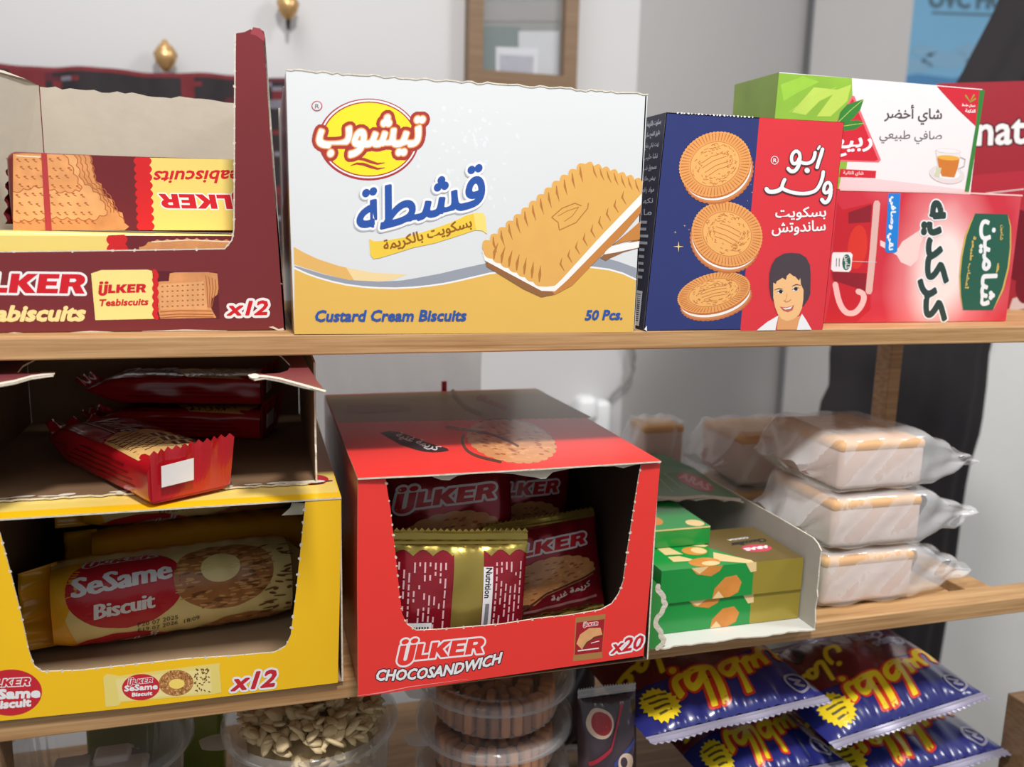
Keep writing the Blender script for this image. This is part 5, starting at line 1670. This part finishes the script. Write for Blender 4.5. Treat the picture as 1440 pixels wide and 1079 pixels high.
# packets
GF = M('gold_foil', (186, 164, 84), .26, metal=.75, var=.12, vscale=30, bump=.5, bscale=55)
RF = M('red_foil', (150, 24, 40), .22, metal=.4, var=.12, vscale=30, bump=.55, bscale=45, coat=.5)
def snack_front(pr):
    pr.logo((.10, .70), (.86, .735), (.13, .83), REDL, out=(M('foil_letter_rim', (232, 222, 226), .3, var=0), .040))
    pr.ell(.50, .36, .40, .25, CHO, rot=8, n=40)
    pr.ell(.50, .40, .41, .24, BISC, rot=8, scal=20, amp=.05)
    rs = random.Random(8)
    for mt in (BISD, BISC2):
        pr.begin()
        for k in range(44):
            a = rs.uniform(0, 2*PI); q = math.sqrt(rs.uniform(0, .8))
            pr.ell(.5+q*.38*math.cos(a), .40+q*.21*math.sin(a)+.05*math.cos(a)*q, .022, .009, mt, rot=8, n=8, lay=False)
        pr.end()
    pr.poly([(.0, .0), (1, .0), (1, .42), (.80, .34), (.45, .24), (.15, .0)], RF)
    pr.line([(.15, .05), (.45, .26), (.80, .36), (1, .44)], .022, CHO)
    pr.arab('كريمة غنية', (.50, .14), (.86, .24), (.49, .22), M('foil_letter', (206, 190, 180), .3, var=0), bold=.006)
    pr.line([(.25, .08), (.92, .12)], .03, M('foil_smallprint', (176, 120, 120), .4, var=.2, vscale=300), disc=0)
def snack_back(pr):
    SP = M('foil_print_pale', (216, 170, 176), .35, var=.3, vscale=400)
    GFP = M('gold_foil_print', (186, 164, 84), .28, metal=.75, var=.06, bump=.15, bscale=60)
    rs = random.Random(5)
    pr.begin()
    for c0, c1, n in ((.03, .40, 10), (.74, .97, 6)):
        for k in range(n):
            x = c0+(c1-c0)*(k+.5)/n
            y = .84
            while y > .06:
                l = rs.uniform(.03, .10)
                if rs.random() < .75: pr.line([(x, y), (x, y-l)], .012, SP, lay=False, disc=0)
                y -= l+.02
    pr.end()
    pr.poly([(.0, .90)]+[(.0, .90)]+scallop_edge([(0, .90), (1.0, .90)], 7, -.055)[::1]+[(1, 1), (0, 1)], GFP)
    pr.poly([(.44, 0), (.66, 0), (.66, 1), (.44, 1)], GFP)
    pr.poly([(.67, .05), (.74, .05), (.73, .80), (.66, .80)], M('nutrition_strip', (224, 220, 222), .3, var=0))
    pr.text('Nutrition', (.68, .79), (.675, .50), (.725, .79), BLACK, bold=.004)
    pr.line([(.70, .44), (.70, .10)], .03, M('nutrition_small', (120, 116, 124), .4, var=.4, vscale=300), disc=0)
    pr.poly([(.03, .02), (.30, .02), (.30, .26), (.03, .26)], WHITE)
    pr.begin()
    for k in range(12): pr.poly([(.05+.02*k, .04), (.05+.02*k+.010, .04), (.05+.02*k+.010, .22), (.05+.02*k, .22)], BLACK, lay=False)
    pr.end()
def upright(px, py, y, w, h, lean=.12, yaw=0., roll=0., zb=None):
    """frame of a packet standing with its foot at pixel column px on the carton floor"""
    foot = PX(px, py, (1, y))
    foot.z = LZ+.004 if zb is None else zb
    ex = V((math.cos(yaw), math.sin(yaw), 0)); up = V((-math.sin(yaw)*lean*-1, math.cos(yaw)*lean, 1)).normalized()
    n = ex.cross(up).normalized(); up = n.cross(ex).normalized()
    rm = Matrix.Rotation(roll, 3, n)
    ex, up = rm @ ex, rm @ up
    return frame(foot+up*(h/2), ex, up, n)
g1 = 'foil packets inside the red carton'
pouch('snack_packet', 'gold-banded back of a red foil packet in the red carton window', 'packet', g1, upright(640, 800, -.003, .118, .126, lean=.10, yaw=-.02, roll=-.07, zb=LZ+.004), .120, .118, .010, .014, RF, GF, snack_back, seed=1)
pouch('snack_packet', 'red foil packet showing a printed biscuit at the right of the red carton window', 'packet', g1, upright(778, 800, .046, .13, .112, lean=.22, yaw=.06, roll=.06, zb=LZ+.004), (.116), .106, .012, .010, RF, GF, snack_front, seed=2)
pouch('snack_packet', 'shaded red foil packet with large letters at the upper left of the red carton window', 'packet', g1, upright(634, 700, .072, .13, .13, lean=.16, yaw=-.03, roll=.02, zb=-.262), .128, .135, .012, .012, RF, GF, snack_front, seed=3)
pouch('snack_packet', 'dark foil packet deepest in the red carton behind the biscuit-printed one', 'packet', g1, upright(735, 690, .125, .13, .13, lean=.10, yaw=.02, roll=-.05, zb=-.272), .098, .124, .010, .012, RF, GF, snack_front, seed=4)

# crumpled clear bag behind the red carton
FILM = film('clear_film', (226, 226, 228), .70, .10, .6, 60)
FILMM = film('milky_film', (240, 237, 232), .72, .12, .5, 30, .3)
m = MB()
def cb(u, v):
    px = 430+250*u; py = 560-78*v
    q = PX(px, py, (1, .335))
    return V((q.x, q.y+.008*math.sin(u*17+v*5)+.006*math.sin(v*19+u*31)+.004*math.sin(u*53), max(q.z, LZ+.002)))
m.grid(lambda u, v: (lambda q, w: V((q.x, .3175+.034*math.sin(PI*w)*.5+(.034 if False else 0)+.006*math.sin(u*25+v*9)*math.sin(PI*v)+.010, LZ+.002+(.272+.004*math.sin(u*9))*v)))(PX(430+250*u, 520, (1, .33)), v), 40, 24, FILMM)
m.grid(lambda u, v: (lambda q, w: V((q.x, .3185+.034+.006*math.sin(u*21+v*7)*math.sin(PI*v)-.006, LZ+.002+(.268+.004*math.sin(u*9))*v)))(PX(430+246*u, 520, (1, .35)), v), 40, 24, FILMM)
q = PX(625, 545, (1, .327))
m.box(q.x-.004, q.x+.002, .3225, .3265, q.z-.01, q.z+.008, REDB)
tag(m.build('plastic_bag', None, (PX(555, 520, (1, .33)).x, .335, LZ)), 'crumpled clear plastic bag standing behind the red chocolate carton', 'bag')

# ---------------------------------------------------------------- green wafer carton
GC = M('carton_green', (52, 140, 62), .32, var=.05, coat=.2)
GCD = M('carton_green_top', (84, 124, 78), .4, var=.05, coat=.15)
GCI = M('grey_board_cool', (178, 174, 166), .9, spec=.2, var=.05, vscale=50, bump=.12, bscale=100)
gx0, gx1, gy, gD = .3165, .4935, -.014, .275
gz = -.207
gc = thing('wafer_carton', 'torn-open green carton with grey inside beside the red chocolate carton', 'carton', (.40, .14, LZ))
m = MB()
rs = random.Random(2)
fe = [V((gx0+(gx1-gx0)*k/30, gy+rs.uniform(-.002, .0015), LZ+.0016)) for k in range(31)]
m.slab(fe+[V((gx1, gD, LZ+.0016)), V((gx0, gD, LZ+.0016))], V((0, 0, 1)), .0013, M('board_white', (206, 206, 200), .7, var=.03), KRAFT, TORN)
m.build('base_panel', gc)
m = MB()
re = [V((gx1, gy+(0 if k in (0, 12) else rs.uniform(-.0012, .0012)), LZ+.002+(gz-LZ-.010)*k/12)) for k in range(13)]
re += [V((gx1, gy+.006, gz-.003)), V((gx1, gy+.014, gz))]
m.slab(re+[V((gx1, .06, gz+.0006)), V((gx1, .13, gz)), V((gx1, gD, gz)), V((gx1, gD, LZ+.002))], V((1, 0, 0)), .0014, GC, GCI, TORN)
m.build('side_panel', gc)
m = MB()
le = [V((gx0+.002+rs.uniform(-.002, .002)+.004*math.sin(k*.7), gy-.001, LZ+.002+.062*k/16)) for k in range(17)]
m.slab([V((gx0-.010, gy-.001, LZ+.002))]+[V((p.x+.006, p.y, p.z)) for p in le]+[V((gx0-.004, gy-.001, LZ+.072)), V((gx0-.010, gy-.001, LZ+.075))], V((0, -1, 0)), .0013, GC, GCI, TORN)
pr = Pr(m, lambda x, z, h: V((x, gy-.001-h, z)))
pr.line([(p.x+.0045, p.z) for p in le], .005, TORN)
m.build('torn_front', gc)
m = MB(); m.slab([V((gx0, gy+.002, LZ+.002)), V((gx0, gD, LZ+.002)), V((gx0, gD, gz)), V((gx0, .06, gz)), V((gx0, gy+.002, LZ+.06))], V((-1, 0, 0)), .0013, GC, GCI, TORN); m.build('side_panel', gc)
m = MB(); m.box(gx0+.002, gx1-.002, gD-.0014, gD, LZ+.002, gz, GCI); m.build('back_panel', gc)
m = MB()
pt = (2, gz+.0016)
fj = [(1046, 706), (1030, 702), (1018, 704), (1005, 700), (990, 701), (978, 703), (966, 700), (955, 704), (940, 702), (925, 703), (880, 706)]
tp3 = [PX(x, y, pt) for x, y in fj]
m.slab(tp3+[V((gx0, .20, gz+.0016)), V((gx0, gD, gz+.02)), V((gx0+.05, gD, gz+.022)), V((gx1-.03, gD, gz+.014)), V((gx1, gD-.03, gz+.0016))], V((0, 0, 1)), .0014, GCD, GCI, TORN)
pr = Pr.on(m, (2, gz+.0018))
pr.line([(1040, 703), (1018, 701), (990, 698), (955, 701), (925, 700)], 4.5, TORN)
pr.poly([(948, 660), (960, 655), (990, 668), (1005, 680), (1002, 692), (985, 686), (960, 676)], M('flap_red', (168, 72, 78), .35, var=.04)) if False else None
pr.ell(978, 678, 28, 9, M('flap_red', (168, 72, 78), .35, var=.04), rot=22)
pr.text('ARAS', (955, 672), (996, 690), (960, 664), M('flap_letter', (206, 150, 150), .35, var=0), bold=.8)
pr.line([(932, 664), (958, 686)], 1.6, M('flap_line', (140, 168, 130), .35, var=0)); pr.line([(928, 674), (946, 692)], 1.6, M('flap_line', (140, 168, 130)))
m.build('top_flap', gc)

# small green and gold wafer boxes
GBX = M('box_green', (24, 146, 62), .25, var=.04, coat=.4)
GOB = M('box_gold', (176, 156, 62), .28, metal=.35, var=.05, coat=.3)
GOT = M('box_gold_brown', (132, 112, 62), .3, metal=.35, var=.06, coat=.3)
NUT = M('nut_print', (214, 138, 62), .3, var=.25, vscale=70)
NUTL = M('nut_print_pale', (238, 206, 150), .3, var=.06)
WFP = M('wafer_slice_print', (232, 204, 146), .3, var=.06)
def wafer_box(label, x0, x1, y0, y1, z0, z1, gold=True):
    t = thing('wafer_box', label, 'box', ((x0+x1)/2, (y0+y1)/2, z0), 'small wafer boxes in the green carton')
    m = MB()
    solid_box(m, x0, x1, y0, y1, z0, z1, GBX)
    w = x1-x0; h = z1-z0
    fr = Pr(m, lambda u, v, hh: V((x0+u*w, y0-hh, z0+v*h)))
    tp = Pr(m, lambda u, v, hh: V((x0+u*w, y0+v*(y1-y0), z1+hh)))
    if gold:
        fr.poly([(.64, .0), (1, .0), (1, 1), (.64, 1)], GOB)
        fr.poly([(.58, 1), (.655, 1), (.66, .72), (.62, .70)], NUTL)
        fr.poly([(.36, .0), (.37, .30), (.44, .62), (.52, .66), (.56, .42), (.54, .12), (.48, .0)], NUT); fr.poly([(.36, .0), (.44, .0), (.40, .22)], NUTL)
        fr.poly([(.20, 1), (.24, .80), (.34, .70), (.40, .84), (.42, 1)], NUT); fr.poly([(.20, 1), (.26, .8), (.32, 1)], NUTL)
        tp.poly([(.64, .0), (1, .0), (1, 1), (.40, 1), (.45, .6)], GOT)
        tp.poly([(.40, .14), (.47, .36), (.64, .06), (.64, .0), (.58, .0)], WFP)
        tp.poly([(.14, .62), (.14, .40), (.26, .38), (.22, .62)], WFP); tp.poly([(.14, .20), (.30, .18), (.22, .34), (.14, .34)], WFP)
        tp.poly([(.28, .70), (.46, .52), (.50, .56), (.34, .74)], WFP)
        tp.ell(.36, .44, .085, .12, NUT); tp.ell(.39, .44, .05, .09, NUTL)
        tp.ell(.33, .12, .105, .12, NUT, rot=-20); tp.ell(.36, .08, .06, .06, NUTL)
        tp.ell(.79, .36, .105, .11, M('oval_pink', (206, 72, 92), .3, var=.02))
        tp.text('ARAS', (.88, .41), (.70, .38), (.88, .34), WHITE, bold=.012)
        tp.text('ChocoBar', (.94, .62), (.66, .56), (.93, .52), BLACK, bold=.008); tp.text('COCOA', (.84, .70), (.68, .67), (.84, .66), WHITE, bold=.006)
        rt = Pr(m, lambda u, v, hh: V((x1+hh, y0+u*(y1-y0), z0+v*h))); rt.poly([(0, 0), (1, 0), (1, 1), (0, 1)], GOB)
    else:
        tp.ell(.45, .3, .12, .16, NUT); tp.ell(.88, .12, .10, .10, NUTL); tp.poly([(.05, .5), (.25, .45), (.2, .8), (.05, .8)], WFP)
        fr.poly([(0, .92), (1, .92), (1, 1), (0, 1)], NUTL)
    bevel(m.build('box_shell', t), .0006, 1)
zb0 = LZ+.0022
wafer_box('lowest green and gold wafer box in the torn green carton', .335, .4905, .010, .10, zb0, zb0+.031)
wafer_box('green and gold wafer box with nut pictures stacked on the lowest box', .334, .4895, .008, .10, zb0+.0318, zb0+.0655)
wafer_box('plain green fronted wafer box topmost in the torn green carton', .318, .4140, .062, .16, zb0+.0664, zb0+.0855, gold=False)

# ---------------------------------------------------------------- rusk loaves in clear bags
CRU = M('crust_orange', (216, 158, 78), .6, var=.18, vscale=30, bump=.2, bscale=60)
CRS = M('crumb_side', (222, 196, 184), .8, var=.05, vscale=40, bump=.3, bscale=50)
FILMB = film('bag_film', (244, 244, 246), .86, .04, .55, 26, .26)
def rusk_bag(label, x0, x1, y0, y1, z0, z1, tailx, tz, seed, yaw=0., ltail=.03):
    cx, cy = (x0+x1)/2, (y0+y1)/2
    mw = Matrix.Translation(V((cx, cy, z0))) @ Matrix.Rotation(yaw, 4, 'Z')
    t = thing('rusk_bag', label, 'bag', group='bagged rusk loaves on the lower shelf', matrix=mw)
    T = lambda p: mw @ p
    w, d, h = (x1-x0)/2, (y1-y0)/2, z1-z0
    rs = random.Random(seed)
    m = MB()
    m.rbox(-w, w, -d, d, .0035, h-.0065, .006, CRS, T, n=3)
    m.build('rusk_loaf', t)
    m = MB()
    m.rbox(-w-.0008, w+.0008, -d-.0008, d+.0008, h-.018, h-.0055, .0058, CRU, T, n=3)
    m.build('crust', t)
    ph = [rs.uniform(0, 6.28) for _ in range(8)]
    ext = tailx-(cx+w)
    def S(u, v):
        # u along x with both tails, v round
        X = -w-ltail+(2*w+ltail+ext)*u
        a = 2*PI*v
        c, s = math.cos(a), math.sin(a)
        k = (abs(c)**9+abs(s)**9)**(-1/9)
        if X > w: e = (X-w)/ext
        elif X < -w: e = (-w-X)/ltail
        else: e = 0
        e = max(0, min(1, e)); g = 1-e**1.15
        ry = (d+.0035)*(1-.30*e)
        rz = (h/2+.0004)*(g*.96+.04)
        wob = .0008*math.sin(u*23+a*2+ph[0])+.0007*math.sin(a*5+u*31+ph[1])+.0035*e*math.sin(a*3+ph[2]+u*38)+.002*e*math.sin(a*8+ph[3]+u*15)
        zc = h/2+e*((tz if X > w else -.008))
        zc += .0
        z = zc+(rz+wob)*k*s
        return T(V((X+.003*math.sin(a*3+ph[4])*e, (ry+wob)*k*c*1.0, max(.0012, z))))
    m = MB()
    m.grid(S, 64, 56, FILMB, wv=True)
    m.build('clear_film', t)
    return t
s1 = -.2365; s2 = -.1755; s3 = -.114
rusk_bag('lowest of three bagged rusk loaves stacked at the shelf end', .528, .640, .024, .135, LZ+.0008, s1, .728, -.010, 1)
rusk_bag('middle of three bagged rusk loaves stacked at the shelf end', .532, .642, .024, .135, s1+.002, s2, .728, -.006, 2)
rusk_bag('topmost of three bagged rusk loaves with its film tail pointing right', .536, .640, .026, .150, s2+.002, s3, .722, -.008, 3)
rusk_bag('bagged rusk loaf lying on the shelf behind the stack of three', .535, .640, .205, .300, LZ+.0008, -.222, .700, .004, 4)
rusk_bag('rear rusk bag whose crumpled film shows above the stack of three', .530, .640, .200, .300, -.220, -.150, .700, .010, 6)
rusk_bag('bagged rusk loaf standing on end behind the torn green carton', .452, .508, .305, .355, LZ+.0008, -.158, .526, .004, 7, ltail=.028)
# ================================================================== bottom shelf
SEED = M('seed_cream', (206, 184, 142), .55, var=.12, vscale=60, bump=.1, bscale=80)
TUB = film('tub_clear', (226, 228, 230), .88, .06, .12, 60, .40)
def tub(label, cx, cy, z0, r, h, fill, lid=False, group=None, name='snack_tub', ribs=44):
    t = thing(name, label, 'tub', (cx, cy, z0), group)
    m = MB()
    rb = r*.84
    m.lathe([(0, .001), (rb*.9, .001), (rb, .004), (rb+(r-rb)*.5, h*.5), (r-.002, h-.012), (r, h-.010), (r+.006, h-.009), (r+.0065, h-.004), (r+.001, h)], (cx, cy, z0), TUB, 132,
            wob=lambda R, a, z: R*(1+(.012*math.cos(ribs*a) if z < h-.011 and R > rb*.95 else 0)))
    # small lifting tab on the rim
    m.grid(lambda u, v: V((cx+(r+.004+.022*v)*math.cos(PI*1.08+.34*(u-.5)*(1-.55*v*v)), cy+(r+.004+.022*v)*math.sin(PI*1.08+.34*(u-.5)*(1-.55*v*v)), z0+h-.006+.003*v)), 10, 6, TUB)
    m.build('tub_body', t)
    if fill: fill(t, cx, cy, z0, r, h)
    if lid:
        m = MB()
        m.lathe([(r+.008, h-.008), (r+.008, h+.001), (r+.002, h+.0022), (r-.006, h+.001), (r-.012, h-.002), (r*.6, h-.002), (0, h-.002)] if h < .06 else [(r+.008, h-.008), (r+.008, h+.002), (r+.002, h+.005), (r-.006, h+.004), (r-.012, h+.012), (r*.6, h+.016), (0, h+.018)], (cx, cy, z0), TUB, 72)
        m.build('lid', t)
    return t
def fill_seeds(t, cx, cy, z0, r, h):
    m = MB(); rs = random.Random(3)
    for k in range(520):
        a = rs.uniform(0, 2*PI); q = math.sqrt(rs.uniform(0, 1))*(r-.012)
        top = h-.002+.020*(1-(q/r)**2)
        if k < 300: z = top+rs.uniform(-.010, .004)
        else:
            q = (r-.014)*rs.uniform(.86, .93); z = rs.uniform(.01, h-.012); q *= .86+.14*z/h
        c = V((cx+q*math.cos(a), cy+q*math.sin(a), z0+z))
        R3 = Matrix.Rotation(rs.uniform(0, 6.28), 3, 'Z') @ Matrix.Rotation(rs.uniform(-.7, .7), 3, 'X') @ Matrix.Rotation(rs.uniform(-.7, .7), 3, 'Y')
        L, Wd, Th = .0105*rs.uniform(.85, 1.15), .0066*rs.uniform(.85, 1.1), .0024
        def S(u, v):
            aa = 2*PI*u; b = -PI/2+PI*v
            x = math.cos(b)*math.cos(aa); y = math.cos(b)*math.sin(aa)
            return c+R3 @ V((L*x, Wd*y*(1-.35*x), Th*math.sin(b)))
        m.grid(S, 8, 4, SEED, wu=True)
    # the body of the heap, so that the tub is full
    m.lathe([(0, h+.008), (r*.5, h+.001), (r-.016, h-.018), (r*.86-.014, .012), (0, .010)], (cx, cy, z0), M('seed_heap', (150, 128, 92), .8, var=.3, vscale=120, bump=.6, bscale=120), 40)
    o = m.build('seeds', t); o['kind'] = 'stuff'
tub('clear ribbed tub heaped with pale pumpkin seeds under the yellow carton', .012, .085, BZ+.0006, .076, .165, fill_seeds)
CARA = M('cookie_brown', (204, 136, 84), .5, var=.25, vscale=25, bump=.2, bscale=40)
CARB = M('cookie_brown_dark', (160, 98, 58), .5, var=.25, vscale=40, bump=.2, bscale=60)
def fill_cookies(t, cx, cy, z0, r, h):
    rs = random.Random(int(-z0*1000))
    for ring, n in ((r*.735, 30), (r*.42, 16), (r*.14, 5)):
        for i in range(n):
            a = 2*PI*(i+rs.uniform(-.15, .15))/n
            T = Matrix.Translation(V((cx, cy, z0))) @ Matrix.Rotation(a, 4, 'Z')
            m = MB()
            m.rbox(ring-.0085, ring+.0075, -.0046, .0046, .003, h*rs.uniform(.70, .84), .0035, CARA if rs.random() < .7 else CARB, lambda p, T=T: T @ p, n=2)
            m.build('biscuit_finger', t)
for k, lab in enumerate(('bottom tub of brown cookies, fourth from the top of the clear stack', 'third tub of brown cookies from the top of the clear stack', 'second tub of brown cookies from the top of the clear stack', 'topmost tub of brown cookies in the clear stack')):
    tub(lab, .190+.0015*k, .078+.0015*k, BZ+.0006+.0482*k, .070+.0007*k, .0450, fill_cookies, lid=True, group='stacked tubs of brown cookies', ribs=40)
def fill_pale(t, cx, cy, z0, r, h):
    m = MB(); rs = random.Random(8)
    for k in range(14):
        a = rs.uniform(0, 6.28); q = rs.uniform(0, r*.55)
        c = V((cx+q*math.cos(a), cy+q*math.sin(a), z0+h-.03+rs.uniform(-.02, .004)))
        m.rbox(c.x-.016, c.x+.016, c.y-.012, c.y+.012, c.z-.006, c.z+.006, .004, M('nougat_pale', (206, 200, 196), .6, var=.1), n=2)
    m.lathe([(0, h-.035), (r*.6, h-.04), (r*.8, .012), (0, .010)], (cx, cy, z0), M('nougat_heap', (120, 104, 92), .8, var=.3, vscale=60), 30)
    o = m.build('sweets', t); o['kind'] = 'stuff'
tub('low clear tub with a domed lid at the bottom left', -.180, .128, BZ+.0006, .075, .143, fill_pale, lid=True)
# green pack and dark pack behind the tubs at the left
m = MB(); m.rbox(-.215, -.075, .235, .285, BZ+.0006, -.325, .008, M('pack_olive', (112, 132, 48), .4, var=.15, coat=.3)); tag(m.build('snack_pack', None, (-.145, .26, BZ)), 'olive green pack standing behind the domed tub', 'pack')
m = MB(); m.rbox(-.375, -.275, .13, .19, BZ+.0006, -.335, .008, M('pack_brown', (66, 36, 34), .4, var=.2, coat=.3)); tag(m.build('snack_pack', None, (-.325, .16, BZ)), 'dark brown pack at the far left of the bottom shelf', 'pack')

# sweets bag with a red dot between the tubs and the crisps
DKF = M('bag_dark', (58, 46, 54), .3, var=.3, vscale=14, bump=.4, bscale=40, coat=.4)
def sweets(pr):
    pr.ell(.30, .86, .22, .085, M('bag_ring_cream', (196, 170, 150), .35, var=.1)); pr.ell(.32, .86, .16, .065, M('bag_dot_red', (150, 32, 38), .35, var=.1))
    pr.line([(.10, .62), (.45, .70), (.70, .95)], .03, M('bag_streak_red', (160, 40, 56), .35, var=.1)); pr.line([(.5, .60), (.9, .72)], .03, M('bag_streak_blue', (50, 60, 120), .35, var=.1))
    pr.ell(.70, .60, .14, .06, M('bag_ring_cream', (196, 170, 150))); pr.ell(.66, .61, .06, .03, DKF); pr.ell(.40, .52, .25, .06, M('bag_biscuit', (196, 160, 110), .35, var=.2))
mwS = frame(V((.2985, .032, BZ+.090)), V((1, 0, 0)), V((0, .12, 1)), V((0, -1, .12)))
pouch('sweets_bag', 'dark sweets bag with a red dot standing between cookie tubs and crisp bags', 'bag', None, mwS, .062, .178, .020, .010, DKF, FILM, sweets, seed=9, wr=.003)

mwT = frame(V((.300, .210, BZ+.105)), V((1, -.05, 0)), V((0, .2, 1)), V((0, -1, .2)))
pouch('sweets_bag', 'dark sweets bag half hidden behind the one with the red dot', 'bag', None, mwT, .11, .20, .022, .010, DKF, FILM, sweets, seed=10, wr=.003)
# crisp bags
CBL = M('crisp_blue', (38, 42, 112), .26, var=.1, vscale=20, bump=.3, bscale=28, coat=.5)
CMA = M('crisp_maroon', (104, 24, 36), .26, var=.12, vscale=20, bump=.3, bscale=28, coat=.5)
CYE = M('crisp_yellow', (236, 206, 36), .3, var=.05)
CRD = M('crisp_flame', (206, 54, 34), .3, var=.05)
CSV = M('crisp_silver', (168, 164, 186), .3, metal=.4, var=.1)
def crisps(pr):
    # local v runs from the near hem (0) to the far side (1); the print reads from the far side
    pr.poly([(0, .34), (.25, .36), (.45, .24), (.62, .40), (.85, .50), (1, .46), (1, 1), (0, 1)], CMA)
    pr.poly([(.66, .60), (1, .56), (1, .92), (.78, .94)], M('crisp_plum', (72, 28, 52), .26, var=.1, coat=.5))
    pr.arab('بطاطس', (.98, .54), (.30, .44), (.90, .14), CYE, bold=.018, out=(CRD, .050))
    pr.arab('عمان', (.50, .80), (.08, .60), (.43, .50), CYE, bold=.014, out=(M('crisp_olive', (120, 84, 30), .3, var=0), .028))
    pr.text('Chips', (.93, .74), (.70, .70), (.92, .63), CSV, bold=.008); pr.text('Oman', (.84, .85), (.62, .81), (.83, .75), CSV, bold=.008)
    pts = []
    for k in range(40):
        a = 2*PI*k/40; q = 1 if k % 2 else .84
        pts.append((.15+.10*q*math.cos(a), .18+.14*q*math.sin(a)))
    pr.poly(pts, CYE)
    for j in range(4): pr.line([(.09+.01*j, .25-.045*j), (.215-.01*j, .25-.045*j)], .018, M('seal_ink', (90, 76, 30), .4, var=.3, vscale=300), disc=0)
    pr.line([(.90+.060*math.cos(2*PI*k/30), .12+.075*math.sin(2*PI*k/30)) for k in range(30)], .016, CSV, closed=True, disc=0)
    pr.line([(.88, .16), (.92, .13), (.89, .11), (.92, .08)], .02, CSV)
    pr.line([(.30, .95), (.27, .80), (.22, .74)], .05, M('crisp_black', (36, 26, 34), .3, var=.1)); pr.ell(.10, .93, .10, .05, CYE)
def crisp_frame(pa, pb, y0, z0, depth, dz, n_up=1):
    a, b = PX(*pa, (1, y0)), PX(*pb, (1, y0))
    return a, b
def crisp_bag(label, hemL, hemR, yL, yR, w, d, slope, T, seed, zoff=0.):
    a, b = PX(*hemL, (1, yL)), PX(*hemR, (1, yR))
    ex = (b-a).normalized()
    back = V((0, math.cos(slope), math.sin(slope)))
    back = (back-ex*back.dot(ex)).normalized()
    n = ex.cross(back).normalized()
    W_ = (b-a).length
    mwB = frame((a+b)/2+back*(d/2)+V((0, 0, zoff)), ex, back, n)
    return pouch('crisp_bag', label, 'bag', 'blue crisp bags on the bottom shelf', mwB, W_, d, T, .014, CBL, CSV, crisps, seed=seed, wr=.0024, p=2.6, q=.7, nz=30, parts=('bag', 'hem'))
crisp_bag('upper left crisp bag, blue and maroon with yellow lettering, behind the sweets bag', (918, 1050), (1172, 988), -.005, .015, .2, .19, .07, .021, 3)
crisp_bag('upper right crisp bag with the largest yellow lettering, beside the white partition', (1178, 1056), (1395, 984), .0, .02, .2, .178, .10, .023, 4)
crisp_bag('lower left crisp bag tucked below the upper left one', (1010, 1118), (1200, 1080), .0, .01, .2, .19, .0, .020, 5)
crisp_bag('lower right crisp bag at the bottom right corner of the shelf', (1190, 1128), (1425, 1062), .0, .015, .2, .20, .02, .022, 6)
